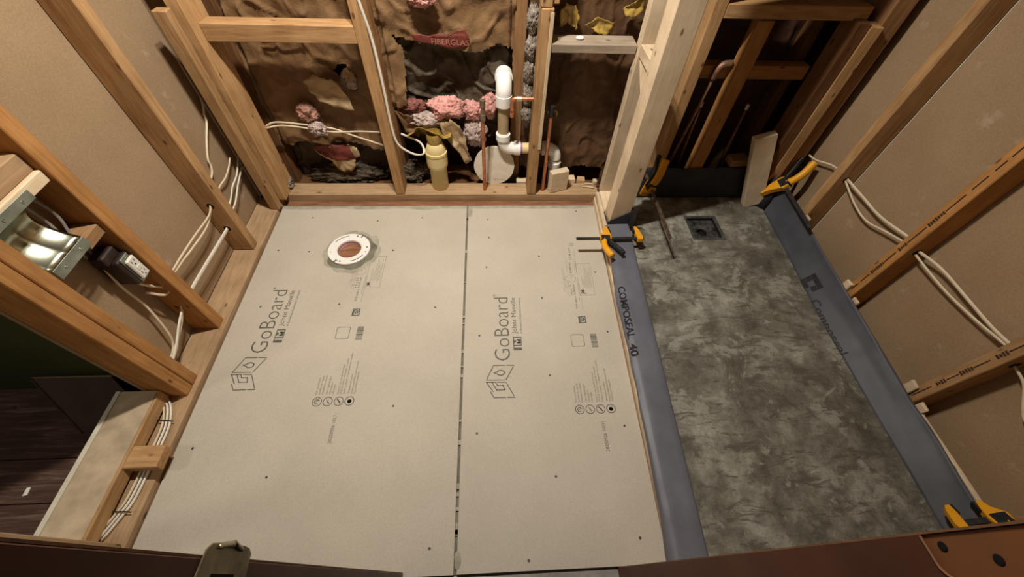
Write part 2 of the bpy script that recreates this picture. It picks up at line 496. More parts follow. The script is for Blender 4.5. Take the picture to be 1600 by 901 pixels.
hole1 = [(-.53, .565), (-.50, .60), (-.47, .595), (-.455, .55), (-.45, .49), (-.47, .485), (-.50, .53)]
low1 = [(-1.0, .0), (-1.0, .26), (-.85, .235), (-.74, .245), (-.70, .225), (-.55, .24), (-.50, .22), (-.40, .20), (-.3, .21), (-.3, 0)]
sheet('kraft_sheet', -0.885, -0.335, 0.0, 1.3, 0.185, KRAFT, wb, 0.022, 1, [hole1, low1])
tear = [(-.265, .71), (-.20, .695), (-.10, .68), (0.0, .665), (.09, .66), (.16, .685), (.215, .66), (.215, .0), (-.33, .0), (-.33, .40), (-.245, .44), (-.235, .55), (-.225, .66)]
sheet('kraft_sheet', -0.315, 0.222, 0.0, 1.3, 0.175, KRAFT, wb, 0.022, 2, [tear])
sheet('insulation_batt', -0.33, 0.225, 0.25, 0.75, 0.238, BATT, wb, 0.045, 3)
sheet('insulation_batt', -0.90, -0.32, -0.03, 0.75, 0.255, BATT, wb, 0.030, 9)
low3 = [(.2, 0), (.2, .11), (.45, .09), (.60, .12), (.7, .1), (.7, 0)]
sheet('kraft_sheet', 0.270, 0.912, 0.0, 1.3, 0.18, kraft_mat('kraft_paper_dark', (0.062, 0.030, 0.014), (0.135, 0.072, 0.034)), wb, 0.02, 4, [low3])
sheet('tar_paper_sheet', 0.90, 1.46, 0.0, 1.3, 0.215, KRAFT_DARK, wb, 0.015, 5)

def patch(name, poly, yf, m, parent, amp=0.006, seed=0, n=9, curl=0.0, shift=(0, 0)):
    """a torn or taped scrap: triangulated grid clipped to a polygon fan, with its own ripples and thickness"""
    cx = sum(p[0] for p in poly) / len(poly); cz = sum(p[1] for p in poly) / len(poly)
    mb = MB(); vs_ = [];
    N = len(poly) * 5; outl = []
    for i in range(len(poly)):
        a = poly[i]; b = poly[(i + 1) % len(poly)]
        for k in range(5): outl.append((a[0] + (b[0] - a[0]) * k / 5, a[1] + (b[1] - a[1]) * k / 5))
    rr = random.Random(seed + 50)
    rings = 5
    for q in range(rings + 1):
        t = q / rings
        for (x, z) in outl:
            px = cx + (x - cx) * t; pz = cz + (z - cz) * t
            if q == rings: px += rr.uniform(-.0035, .0035); pz += rr.uniform(-.0035, .0035)
            d = (noise.noise(Vector((px * 22 + seed, pz * 22, seed))) + .5 * noise.noise(Vector((px * 50, pz * 50 + seed, seed)))) * amp - curl * t * t
            vs_.append((px, yf + d, pz))
    fs = []
    for q in range(rings):
        for j in range(N):
            fs.append((q * N + j, q * N + (j + 1) % N, (q + 1) * N + (j + 1) % N, (q + 1) * N + j))
    mb.add(vs_, fs)
    o = obj(name, mb, m, parent, smooth=True)
    sm = o.modifiers.new('thick', 'SOLIDIFY'); sm.thickness = 0.0012
    return o

patch('torn_flap', [(-.645, .55), (-.60, .575), (-.53, .555), (-.50, .53), (-.475, .43), (-.54, .44), (-.61, .465), (-.635, .51)], 0.150, KRAFT_LIGHT, wb, 0.014, 1, curl=0.012)
patch('torn_flap', [(-.475, .60), (-.455, .61), (-.435, .57), (-.45, .55), (-.47, .56)], 0.150, KRAFT_LIGHT, wb, 0.01, 2, curl=0.008)
patch('torn_flap', [(-.115, .36), (-.06, .385), (-.02, .36), (.0, .30), (.01, .22), (.03, .17), (-.005, .15), (-.02, .19), (-.05, .24), (-.10, .30)], 0.155, KRAFT_LIGHT, wb, 0.016, 3, curl=0.012)
patch('torn_flap', [(-.30, .42), (-.24, .40), (-.20, .34), (-.21, .30), (-.27, .32)], 0.160, KRAFT, wb, 0.016, 5, curl=0.012)
rl = patch('torn_flap', [(-.735, .205), (-.70, .178), (-.665, .145), (-.65, .100), (-.62, .082), (-.60, .100), (-.585, .085), (-.56, .118), (-.55, .160), (-.522, .175), (-.520, .230), (-.56, .238), (-.70, .238)], 0.165, KRAFT_LIGHT, wb, 0.012, 4)
rl['label'] = 'torn brown paper flap with red printed band'
patch('red_print', [(-.734, .238), (-.65, .240), (-.565, .238), (-.552, .20), (-.548, .162), (-.60, .156), (-.66, .163), (-.705, .190)], 0.1605, RED, wb, 0.012, 4)
patch('red_label', [(-.18, .726), (-.10, .722), (-.02, .735), (.03, .748), (.05, .685), (-.02, .675), (-.10, .690), (-.17, .700)], 0.158, RED, wb, 0.004, 6)
tb = MB()
put_text(tb, 'FIBERGLAS', 0.145, 0.020, (-.105, 0.1535, .694), (1, 0, -0.03), (0, 0, 1))
put_text(tb, 'OWENS-CORNING', 0.11, 0.009, (-.085, 0.1535, .720), (1, 0, 0.03), (0, 0, 1))
obj('label_lettering', tb, REDTXT, wb)
patch('red_label', [(-.76, .70), (-.60, .70), (-.60, .685), (-.76, .68)], 0.172, RED, wb, 0.004, 7)
patch('red_label', [(.47, .70), (.64, .70), (.64, .67), (.48, .675)], 0.168, RED, wb, 0.004, 8)

# ---- left wall
wl = struct('wall_left', 'left wall of orange studs against brown backing board', 'wall', (-0.98, -0.6, 0))
obj('drywall_sheet', MB().box((-1.048, -0.985, 0.02), (-1.034, 0.36, 2.44)), DRYWALL, wl)
lumber('bottom_plate', (-1.033, -1.50, -0.0125), (-0.921, 0.044, 0.020), 'plate', 'y', wl)
lumber('stud', (-1.033, -0.305, 0.021), (-0.943, -0.262, 2.44), 'old', 'z', wl)
lumber('stud', (-1.033, -0.712, 0.021), (-0.938, -0.668, 2.44), 'fir', 'z', wl)
lumber('stud', (-1.033, -0.943, 0.021), (-0.938, -0.905, 2.44), 'fir', 'z', wl)
lumber('stud', (-1.033, -0.984, 0.021), (-0.938, -0.9445, 2.44), 'fir', 'z', wl)
lumber('stud', (-0.953, -0.044, 0.021), (-0.910, -0.006, 0.853), 'old', 'z', wl)      # flat stud standing off in the corner
lumber('stud', (-1.033, -1.470, 0.021), (-0.930, -1.414, 2.44), 'plate', 'z', wl)
lumber('blocking', (-1.030, -0.903, 0.722), (-0.948, -0.714, 0.753), 'new', 'y', wl)
lumber('blocking', (-1.015, -0.905, 0.7535), (-0.960, -0.714, 0.80), 'plate', 'y', wl, M=None)
lumber('blocking', (-1.02, -0.782, 0.545), (-0.955, -0.7135, 0.578), 'old', 'y', wl)
# sill of the opening
obj('sill_board', MB().box((-1.113, -1.412, 0.046), (-0.998, -0.986, 0.080)), DUSTY, wl, bevel=.002)
lumber('sill_riser', (-0.9975, -1.412, 0.030), (-0.9895, -0.986, 0.0795), 'old', 'y', wl, jit=0.0006)
lumber('sill_support', (-1.10, -1.412, -0.012), (-1.045, -0.986, 0.045), 'dark', 'y', wl)
obj('white_edge', MB().box((-1.128, -1.412, -0.012), (-1.1135, -0.986, 0.082)), WHITE_TRIM, wl, bevel=0.001)
lumber('spacer_block', (-0.9885, -1.228, 0.042), (-0.892, -1.163, 0.079), 'old', 'x', wl)
# green wall of the next room
gw = obj('wall_green', MB().box((-2.6, -0.925, -0.03), (-1.05, -0.90, 2.44)), GREENW)
gw['kind'] = 'structure'; tag(gw, 'dark green painted wall of the next room', 'wall')
gw2 = obj('wall_far', MB().box((-2.64, -2.4, -0.03), (-2.6, -0.90, 2.44)), GREENW)
gw2['kind'] = 'structure'; tag(gw2, 'far wall of the dark next room', 'wall')

# ---- right wall
wr = struct('wall_right', 'right wall of brown studs against tan backing board', 'wall', (1.6, -0.7, 0))
obj('drywall_sheet', MB().box((1.672, -0.2445, 0.0), (1.686, 0.36, 2.44)), DRYWALL, wr)
obj('drywall_sheet', MB().box((1.669, -1.56, 0.0), (1.683, -0.2475, 2.44)), DRYWALL, wr)
obj('gypsum_edge', MB().box((1.6665, -0.2475, 0.0), (1.6725, -0.2445, 2.44)), WHITE_TRIM, wr)
lumber('bottom_plate', (1.575, -1.50, -0.0125), (1.668, 0.0, -0.001), 'plate', 'y', wr)
for (y0, y1, k) in ((-0.243, -0.200, 'old'), (-0.672, -0.630, 'fir'), (-1.105, -1.062, 'old'), (-1.50, -1.46, 'old')):
    lumber('stud', (1.578, y0, 0.0), (1.667, y1, 2.44), k, 'z', wr)
# dark grain split and inked stamp marks on the stud edges
for (yc, za, zb, sd) in ((-0.650, 0.13, 0.95, 1), (-1.083, 0.09, 0.62, 2)):
    rr = random.Random(sd); mb = MB()
    z = za
    while z < zb:
        h = rr.uniform(.03, .08)
        mb.box((1.5755, yc - 0.0012, z), (1.5778, yc + 0.0012, z + h))
        z += h + rr.uniform(0, .02)
        if rr.random() < 0.6:
            for k in range(rr.randint(4, 7)):
                w = rr.uniform(.003, .006)
                mb.box((1.5755, yc - w, z), (1.5778, yc + w, z + .005)); z += .009
    obj('ink_stamp', mb, plain('stamp_ink', (0.05, 0.03, 0.02), 0.8), wr)
# pale shims peeking between liner and studs
for (y0, z0, z1) in ((-0.262, 0.10, 0.165), (-0.625, 0.10, 0.150), (-0.70, 0.07, 0.128), (-1.128, 0.06, 0.115), (-1.055, 0.08, 0.135)):
    lumber('shim', (1.566, y0 - 0.02, z0), (1.577, y0 + 0.012, z1), 'new', 'z', wr, jit=0.002)
lumber('backing_strip', (1.560, -1.46, 0.03), (1.574, -1.15, 0.094), 'new', 'y', wr)

# ---- near wall with the doorway the picture is taken from
wn = struct('wall_near', 'near wall with the narrow doorway', 'wall', (0.16, -1.6, 0))
obj('wall_panel', MB().box((-1.033, -1.62, -0.03), (-0.168, -1.53, 2.44)), PLASTER, wn)
obj('wall_panel', MB().box((0.490, -1.62, -0.03), (1.69, -1.53, 2.44)), DRYWALL, wn)
obj('wall_panel', MB().box((-0.168, -1.62, 2.05), (0.490, -1.53, 2.44)), PLASTER, wn)
d1 = struct('door_1', 'dark stained door jambs on both sides of the doorway', 'door frame', (0.16, -1.58, 0))
obj('jamb', MB().box((-0.166, -1.66, -0.012), (-0.1445, -1.5145, 2.05)), JAMB, d1, bevel=0.001)
obj('jamb_edge', MB().box((-0.166, -1.5143, -0.012), (-0.1452, -1.5125, 2.05)), JEDGE, d1)
# right jamb with a shallow hinge mortise: jamb face is 3 mm proud of the mortise floor
obj('jamb', MB().box((0.4690, -1.66, -0.012), (0.489, -1.5265, 2.05)), JAMB, d1, bevel=0.001)
obj('jamb_edge', MB().box((0.4668, -1.5263, -0.012), (0.489, -1.5245, 2.05)), JEDGE, d1)
mb = MB()
Mj = Matrix(((0, 0, 1, 0.0), (1, 0, 0, 0), (0, 1, 0, 0), (0, 0, 0, 1)))   # local (y, z, x) -> world
arc = [(-1.5265 - 0.0, 1.000)]
arc = []
for k in range(9):
    a = math.pi / 2 * k / 8
    arc.append((-1.5445 - 0.012 * math.sin(a) * 1.0, 1.012 - 0.012 * math.cos(a)))
prof_low = [(-1.5265, -0.012), (-1.5265, 0.999), (-1.534, 0.9995)] + arc + [(-1.5565, 1.10), (-1.66, 1.10), (-1.66, -0.012)]
mb.prism([(y_, z_) for y_, z_ in prof_low], 0.4660, 0.4688, Mj)
obj('jamb_face', mb, JAMB, d1)
obj('jamb_face', MB().box((0.4660, -1.66, 1.101), (0.4688, -1.5265, 2.05)), JAMB, d1)
obj('mortise_bed', MB().box((0.4684, -1.5562, 0.9992), (0.4698, -1.527, 1.0995)), MORT, d1)
mb = MB().sweep(catmull([(0.4660, -1.527, 0.9985), (0.4660, -1.536, 0.9995)] + [(0.4660, y_, z_) for y_, z_ in arc[::2]]), 0.0009, n=6)
obj('mortise_edge', mb, JEDGE, d1)
for (yy, zz) in ((-1.5355, 1.011), (-1.5455, 1.047), (-1.5355, 1.085)):
    mb = MB().lathe([(0.0038, 0), (0.0030, 0.0004), (0.0, 0.0005)], (0.4683, yy, zz), 14, Matrix.Rotation(-math.pi / 2, 3, 'Y').to_4x4())
    obj('screw_hole', mb, HOLE, d1)
# strike plate on the left jamb
mb = MB()
rp = [(-1.530, 0.862), (-1.508, 0.864), (-1.5035, 0.870), (-1.502, 0.880), (-1.502, 0.925), (-1.503, 0.936), (-1.508, 0.943), (-1.530, 0.946), (-1.556, 0.945), (-1.56, 0.935), (-1.56, 0.876), (-1.552, 0.866)]
mb.prism(rp, -0.1444, -0.1424, Mj)
sp = obj('strike_plate', mb, BRASS, d1, bevel=0.0006)
mb = MB().sweep(catmull([(-0.1428, -1.505, 0.886), (-0.1405, -1.502, 0.905), (-0.1428, -1.505, 0.926)]), 0.0035, 0.002, n=8)
obj('strike_lip', mb, BRASS, sp, smooth=True)
obj('latch_hole', MB().box((-0.1426, -1.553, 0.886), (-0.1421, -1.526, 0.925)), HOLE, sp)
for zz in (0.873, 0.938):
    obj('screw', MB().lathe([(0.0042, 0), (0.003, 0.0012), (0.0, 0.0014)], (-0.1424, -1.534, zz), 10, Matrix.Rotation(math.pi / 2, 3, 'Y').to_4x4()), GALV, sp)

# ================================================================== BACKER BOARDS
def clip_board(name, label, poly, x_off, y_off, screws, flange=None):
    t = thing(name, label, 'board', (poly[0][0], -0.75, -0.0125))
    mb = MB()
    if flange is None:
        mb.prism(poly, -0.0125, 0.0)
        obj('panel', mb, BOARD, t, bevel=0.0008)
    else:
        # panel with a round cut-out for the flange: ring of quads between the hole and the outline
        cx, cy, r = flange; n = 48
        x0, x1 = poly[0][0], poly[2][0]; y0, y1 = poly[0][1], poly[1][1]
        hole, outl = [], []
        for i in range(n):
            a = 2 * math.pi * i / n + math.pi / 48
            dx, dy = math.cos(a), math.sin(a)
            hole.append((cx + r * dx, cy + r * dy))
            tt = min([(x1 - cx) / dx if dx > 1e-9 else 1e9, (x0 - cx) / dx if dx < -1e-9 else 1e9,
                      (y1 - cy) / dy if dy > 1e-9 else 1e9, (y0 - cy) / dy if dy < -1e-9 else 1e9])
            outl.append((cx + tt * dx, cy + tt * dy))
        # snap nearest outline points to the corners
        for c in ((x0, y0), (x0, y1), (x1, y0), (x1, y1)):
            k = min(range(n), key=lambda i: (outl[i][0] - c[0]) ** 2 + (outl[i][1] - c[1]) ** 2)
            outl[k] = c
        for z, flip in ((0.0, False), (-0.0125, True)):
            mb.add([(p[0], p[1], z) for p in hole] + [(p[0], p[1], z) for p in outl],
                   [((i, n + i, n + (i + 1) % n, (i + 1) % n)) for i in range(n)])
        b = 0
        mb.f += [(i, (i + 1) % n, 2 * n + (i + 1) % n, 2 * n + i) for i in range(n)]
        mb.f += [(n + i, n + (i + 1) % n, 3 * n + (i + 1) % n, 3 * n + i) for i in range(n)]
        obj('panel', mb, BOARD, t)
    for (sx, sy) in screws:
        obj('screw', MB().lathe([(0.0042, 0.0002), (0.0036, 0.0006), (0.0014, 0.0002), (0, 0.0002)], (sx, sy, 0), 10), SCREW, t)
    # ---------------- printing (u runs away from the camera, tops of letters to the left)
    Z = 0.0004
    def P(x, y): return (x + x_off, y + y_off, Z)
    def line(mb, pts, w=0.0022, closed=False):
        q = pts + [pts[0]] if closed else pts
        for a, b in zip(q[:-1], q[1:]):
            a = Vector(P(*a)); b = Vector(P(*b)); d = (b - a).normalized(); n = Vector((-d.y, d.x, 0)) * w / 2
            mb.add([a - n - d * w / 2, b - n + d * w / 2, b + n + d * w / 2, a + n - d * w / 2], [(0, 1, 2, 3)])
    def word(mb, s, x, y0, y1, h, off=0.0): put_text(mb, s, y1 - y0, h, P(x, y0), (0, 1, 0), (-1, 0, 0), off)
    mb = MB()
    # folded-board emblem
    for seg in ([(.118, -.888), (.160, -.888)], [(.167, -.888), (.195, -.889)], [(.192, -.895), (.164, -.946)], [(.158, -.947), (.092, -.946)], [(.092, -.944), (.116, -.892)],
                [(.091, -.954), (.114, -.990)], [(.092, -.955), (.125, -.955)], [(.133, -.955), (.162, -.956)], [(.165, -.960), (.190, -1.008)], [(.193, -1.014), (.168, -1.014)], [(.160, -1.014), (.118, -1.014)], [(.116, -1.010), (.106, -.992)],
                [(.112, -.956), (.128, -.985), (.158, -.985), (.152, -.968), (.132, -.968), (.126, -.957)]):
        line(mb, seg, 0.0034)
    drop = [(.144 + .014 * math.cos(a) + (.010 if abs(a - math.pi) < .2 else 0) * -1, -.918 + .010 * math.sin(a)) for a in [2 * math.pi * k / 14 for k in range(14)]]
    line(mb, drop, 0.0032, True)
    obj('emblem_print', mb, INK, t)
    mb = MB()
    word(mb, 'GoBoard', .183, -.868, -.574, .062, -0.012)
    word(mb, '\u00ae', .130, -.569, -.558, .010)
    obj('name_print', mb, INK, t)
    mb = MB()
    word(mb, 'Johns Manville', .213, -.752, -.576, .019)
    word(mb, 'A Berkshire Hathaway Company', .2345, -.752, -.576, .0085)
    obj('maker_print', mb, INK, t)
    mb = MB()
    mb.box(P(.197, -.826), (P(.230, -.766)[0], P(.230, -.766)[1], Z + .0001)); obj('maker_mark_block', mb, INK, t)
    mb = MB(); put_text(mb, 'JM', .048, .026, (.2265 + x_off, -.820 + y_off, Z + .0004), (0, 1, 0), (-1, 0, 0), 0.02); obj('maker_mark_letters', mb, BOARD, t)
    mb = MB()
    rows = (('Fast installation', .413, -.976), ('Instalaci\u00f3n r\u00e1pida', .424, -.968), ('Installation rapide', .435, -.966),
            ('Ultra lightweight', .450, -.971), ('Ultraligero', .461, -.994), ('Ultral\u00e9ger', .472, -1.002),
            ('Easy to cut, handle & install', .489, -.926), ('F\u00e1cil de cortar, manipular e instalar', .499, -.899), ('Facile \u00e0 couper, \u00e0 manipuler et \u00e0 installer', .510, -.876),
            ('Waterproof built-in', .526, -.964), ('Impermeabilidad incorporada', .537, -.910), ('\u00c9tanch\u00e9it\u00e9 int\u00e9gr\u00e9e', .547, -.955))
    for s_, x, e in rows: word(mb, s_, x + .002, -1.039, e, .0068)
    obj('feature_print', mb, INK_FAINT, t)
    mb = MB()
    for k, x in enumerate((.422, .459, .497, .534)):
        line(mb, [(x + .0155 * math.cos(a), -1.066 + .0155 * math.sin(a)) for a in [2 * math.pi * i / 22 for i in range(22)]], 0.0022, True)
        if k == 0:
            line(mb, [(x + .008 * math.cos(a), -1.066 + .008 * math.sin(a)) for a in [math.pi * (.1 + 1.7 * i / 12) for i in range(12)]], 0.0022)
            line(mb, [(x - .004, -1.066), (x + .004, -1.062)], 0.002)
        elif k == 3:
            for r_ in (.006, .004, .002): line(mb, [(x + r_ * 1.1 * math.cos(a), -1.067 + r_ * math.sin(a)) for a in [2 * math.pi * i / 10 for i in range(10)]], 0.0026, True)
        else:
            line(mb, [(x + .006, -1.072), (x - .006, -1.059)], 0.002 + .0022 * (k - 1)); line(mb, [(x + .004, -1.073), (x - .002, -1.064)], 0.002)
    obj('icon_print', mb, INK, t)
    mb = MB(); word(mb, '20250926 10171', .502, -1.210, -1.110, .0115)
    obj('date_print', mb, INK, t)
    mb = MB()
    rc = []
    for (qx, qy, s0) in ((.473, -.768, 0), (.435, -.768, 1), (.435, -.808, 2), (.473, -.808, 3)):
        for k in range(5):
            a = math.pi / 2 * (s0 + k / 4); rc.append((qx + .006 * math.cos(a), qy + .006 * math.sin(a)))
    line(mb, rc, 0.0018, True)
    obj('code_frame', mb, INK, t)
    mb = MB(); rr = random.Random(5); y_ = -.820
    while y_ < -.760:
        w = rr.choice((.0010, .0015, .0024, .0032)); line(mb, [(.508, y_ + w / 2), (.531, y_ + w / 2)], w); y_ += w + rr.choice((.001, .0015, .002))
    word(mb, '0 12345 67890', .541, -.82, -.76, .0045) if False else None
    obj('barcode_print', mb, INK, t)
    mb = MB(); mb.box(P(.471, -.709), (P(.502, -.675)[0], P(.502, -.675)[1], Z + .0001)); obj('badge_print', mb, INK, t)
    mb = MB(); put_text(mb, 'ES', .026, .018, (.497 + x_off, -.705 + y_off, Z + .0004), (0, 1, 0), (-1, 0, 0)); obj('badge_letters', mb, BOARD, t)
    mb = MB()
    line(mb, [(.500, -.391), (.566, -.391), (.561, -.568), (.496, -.568)], 0.0012, True)
    for i in range(9): line(mb, [(.512 + .005 * i + .002, -.535 + .004 * (i % 3)), (.512 + .005 * i + .004, -.41 - .012 * ((i * 5) % 4) - (0.05 if i < 3 else 0))], 0.0010)
    obj('table_print', mb, INK_FAINT, t)
    mb = MB(); word(mb, 'JM', .518, -.563, -.540, .015, 0.02); obj('table_mark_print', mb, INK, t)
    mb = MB()
    for w_, x_, a_, b_, h_ in (('0.49-in', .477, -.446, -.385, .010), ('12.4 mm', .486, -.365, -.292, .010), ('3 ft x 5 ft', .465, -.568, -.512, .009), ('914 mm x 1524 mm', .478, -.637, -.510, .0095)):
        mb = MB(); word(mb, w_, x_, a_, b_, h_); obj('size_print', mb, INK, t)
    mb = MB()
    line(mb, [(.435, -.477)] + [(.470 + .020 * math.cos(a), -.477 + .020 * math.sin(a)) for a in [math.pi * (.72 - 1.44 * i / 12) for i in range(13)]], 0.0012, True)
    word(mb, '1-2', .474, -.486, -.468, .007)
    line(mb, [(.496 + .010 * math.cos(a), -.272 + .009 * math.sin(a)) for a in [2 * math.pi * i / 14 for i in range(14)]], 0.0013, True)
    word(mb, 'us', .500, -.278, -.266, .008)
    for i, (x, a_, b_) in enumerate(((.431, -.545, -.415), (.437, -.555, -.425), (.444, -.560, -.492), (.450, -.575, -.492), (.456, -.44, -.36), (.490, -.60, -.50), (.491, -.455, -.36), (.497, -.64, -.505), (.500, -.45, -.30))):
        line(mb, [(x, a_), (x + .004, b_)], 0.0010)
    obj('spec_print', mb, INK_FAINT, t)
    return t

bd1 = clip_board('backer_board', 'wide tan printed backer board with the white toilet flange set in it',
           [(-0.914, -1.524), (-0.914, 0.0), (-0.0045, 0.0), (-0.0045, -1.524)], -0.926, 0.056,
           ((-.851, -.292), (-.751, -.080), (-.712, -.302), (-.336, -.299), (-.516, -.595), (-.829, -.601), (-.237, -1.033), (-.436, -.105), (-.221, -.084), (-.120, -.619), (-.863, -1.154), (-.341, -1.498), (-.076, -1.459), (-.60, -1.25)),
           flange=(-0.532, -0.295, 0.058))
bd2 = clip_board('backer_board', 'narrow tan printed backer board lying beside the shower curb',
           [(0.0045, -1.524), (0.0045, 0.0), (0.652, 0.0), (0.634, -0.62), (0.614, -1.524)], 0, 0,
           ((.101, -.100), (.106, -.222), (.093, -.405), (.336, -.343), (.330, -.579), (.064, -.757), (.328, -.933), (.058, -1.137), (.570, -1.128), (.313, -1.281), (.210, -1.500), (.552, -.042), (.581, -.751), (.583, -.442), (.546, -1.458)))

def blob(cx, cy, r, seed, n=40, wob=0.12, sx=1.0, sy=1.0):
    return [(cx + sx * r * (1 + wob * noise.noise(Vector((2.2 * math.cos(a) + seed, 2.2 * math.sin(a), seed)))) * math.cos(a),
             cy + sy * r * (1 + wob * noise.noise(Vector((2.2 * math.cos(a) + seed, 2.2 * math.sin(a), seed)))) * math.sin(a)) for a in [2 * math.pi * i / n for i in range(n)]]
def ring_patch(name, outer, inner, z, m, parent):
    n = len(outer); mb = MB()
    mb.add([(x, y, z) for x, y in outer] + [(x, y, z + 0.0006) for x, y in inner], [(i, (i + 1) % n, n + (i + 1) % n, n + i) for i in range(n)])
    return obj(name, mb, m, parent, smooth=True)
fc = (-0.532, -0.295)
ring_patch('thinset_smear', blob(fc[0] + .012, fc[1] - .010, .126, 3, wob=.22), blob(fc[0], fc[1], .085, 1, wob=0), 0.0004, THINSET_L, bd1)
ring_patch('thinset_bed', blob(fc[0] + .010, fc[1] - .010, .108, 8, wob=.16), blob(fc[0], fc[1], .080, 1, wob=0), 0.0012, THINSET, bd1)
# thinset in the joints
mb = MB().box((-0.0043, -1.524, -0.0125), (0.0043, -0.09, -0.0105)); obj('joint_fill', mb, THINSET, bd2)
mb = MB().box((-0.0043, -0.088, -0.0125), (0.0043, 0.0, -0.0008)); obj('joint_fill', mb, THINSET, bd2)
rr = random.Random(12); mb = MB()
for k in range(16):
    yy = rr.uniform(-1.5, -.3); mb.box((-0.0040, yy, -0.010), (0.0040, yy + rr.uniform(.004, .018), -0.004))
obj('joint_crumbs', mb, THINSET_L, bd2)['kind'] = 'stuff'
mb = MB().prism(blob(0.014, -0.045, .012, 5, sy=3.0, wob=.3), 0.0002, 0.0007); obj('thinset_smear', mb, THINSET_L, bd2)
mb = MB().prism(blob(0.006, -1.49, .014, 6, sy=1.6, sx=.7, wob=.3), 0.0002, 0.0007); obj('thinset_smear', mb, THINSET_L, bd2)
for (xa, xb_, pb) in ((-0.91, -0.004, bd1), (0.004, 0.648, bd2)):
    mb = MB(); vs_ = []; N = 40
    for i in range(N + 1):
        x = xa + (xb_ - xa) * i / N
        vs_ += [(x, 0.001, 0.0009), (x, -0.005, 0.0010), (x, -0.012 - 0.014 * (0.5 + noise.noise(Vector((x * 7, 3, 1)))), 0.0004)]
    mb.add(vs_, [(3 * i + k, 3 * i + 3 + k, 3 * i + 4 + k, 3 * i + 1 + k) for i in range(N) for k in (0, 1)])
    obj('edge_thinset', mb, THINSET_L, pb, smooth=True)
    obj('edge_joint', MB().box((xa, 0.0003, -0.0133), (xb_, 0.0018, -0.0003)), THINSET, pb)

# ---- toilet flange
tf = thing('toilet_flange', 'white round toilet flange sunk into the wide backer board', 'flange', (fc[0], fc[1], 0))
c3 = (fc[0], fc[1], 0)
obj('ring', MB().lathe([(.052, .004), (.0535, .009), (.060, .0115), (.091, .0125), (.0935, .011), (.0935, .0022), (.058, .002), (.052, -.02), (.052, .004)], c3, 56), WHITE_PVC, tf, smooth=False)
obj('throat', MB().lathe([(.0525, .006), (.047, -.008), (.046, -.07), (.049, -.07), (.0525, .006)], c3, 40), CREAM_PVC, tf, smooth=True)
obj('primer_stain', MB().lathe([(.0505, .0035), (.0468, -.010), (.0462, -.026)], c3, 40), PURPLE, tf, smooth=True)
obj('pipe_bottom', MB().lathe([(.046, -.066), (0.0, -.066)], c3, 40), plain('wood_bottom', (.78, .62, .38), .6, var=.3), tf)
for a0, a1 in ((100, 150), (285, 330)):
    pts = [(fc[0] + .079 * math.cos(math.radians(a)), fc[1] + .079 * math.sin(math.radians(a)), .0124) for a in range(a0, a1 + 1, 5)]
    obj('bolt_slot', MB().sweep(pts, .0016, .0006, n=6), HOLE, tf)
for a in (62, 72, 242, 252, 5, 195, 345):
    rr_ = .004 if a in (72, 252, 5) else .0022
    obj('bolt_hole', MB().lathe([(rr_, .0126), (rr_ * .6, .0128), (0, .0128)], (fc[0] + .080 * math.cos(math.radians(a)), fc[1] + .080 * math.sin(math.radians(a)), 0), 10), HOLE, tf)
for a in (58, 238):
    d = Vector((math.cos(math.radians(a)), math.sin(math.radians(a)), 0))
    obj('bolt_notch', MB().sweep([Vector((fc[0], fc[1], .0123)) + d * .080, Vector((fc[0], fc[1], .0123)) + d * .0936], .003, .0008, n=6), HOLE, tf)

# ================================================================== SHOWER
# floor bed: x edges drift slightly with y, gently sloped to the drain
def bed_z(y): return 0.014 + 0.016 * (y + 1.5) / 1.53
def bed_r(y): return 1.48 + (0.045 * max(0, (y + 0.8) / 0.83))
def bed_l(y): return 0.700 + 0.055 * (y + 1.5) / 1.5
dr = (1.163, -0.192, 0.078)
sb = struct('floor_shower', 'mottled grey mortar shower floor inside the liner', 'shower floor', (1.1, -0.7, 0))
ys = [-1.52, -1.2, -0.9, -0.6, -0.4, dr[1] - dr[2], dr[1] + dr[2], 0.028]
mb = MB()
for j in range(len(ys) - 1):
    a, b = ys[j], ys[j + 1]
    xs0 = [bed_l(a), dr[0] - dr[2], dr[0] + dr[2], bed_r(a)]; xs1 = [bed_l(b), dr[0] - dr[2], dr[0] + dr[2], bed_r(b)]
    for i in range(3):
        if i == 1 and abs((a + b) / 2 - dr[1]) < 0.01: continue
        mb.quad((xs0[i], a, bed_z(a)), (xs0[i + 1], a, bed_z(a)), (xs1[i + 1], b, bed_z(b)), (xs1[i], b, bed_z(b)))
obj('mortar_bed', mb, MORTAR, sb)

# drain
dt = thing('shower_drain', 'black square shower drain set in the mortar floor', 'drain', (dr[0], dr[1], 0.02))
zt = bed_z(dr[1]); s_ = dr[2]
def sq(r, z): return [(dr[0] - r, dr[1] - r, z), (dr[0] + r, dr[1] - r, z), (dr[0] + r, dr[1] + r, z), (dr[0] - r, dr[1] + r, z)]
mb = MB()
lv = [sq(s_ + .002, zt - .004), sq(s_ + .002, zt + .003), sq(s_ - .006, zt + .003), sq(s_ - .009, zt - .004)]
mb.add([p for l in lv for p in l], [(4 * k + i, 4 * k + (i + 1) % 4, 4 * k + 4 + (i + 1) % 4, 4 * k + 4 + i) for k in range(3) for i in range(4)])
obj('rim', mb, plain('drain_rim', (.06, .06, .058), .45, var=.5, scale=30), dt)
mb = MB()
lv = [sq(s_ - .009, zt - .004), sq(s_ - .010, zt - .020)]
mb.add([p for l in lv for p in l], [(i, (i + 1) % 4, 4 + (i + 1) % 4, 4 + i) for i in range(4)])
obj('well', mb, DRAINB, dt)
n = 32; mb = MB(); ring = []; outl = []
hx, hy, hr = dr[0] - 0.008, dr[1] - 0.014, 0.024
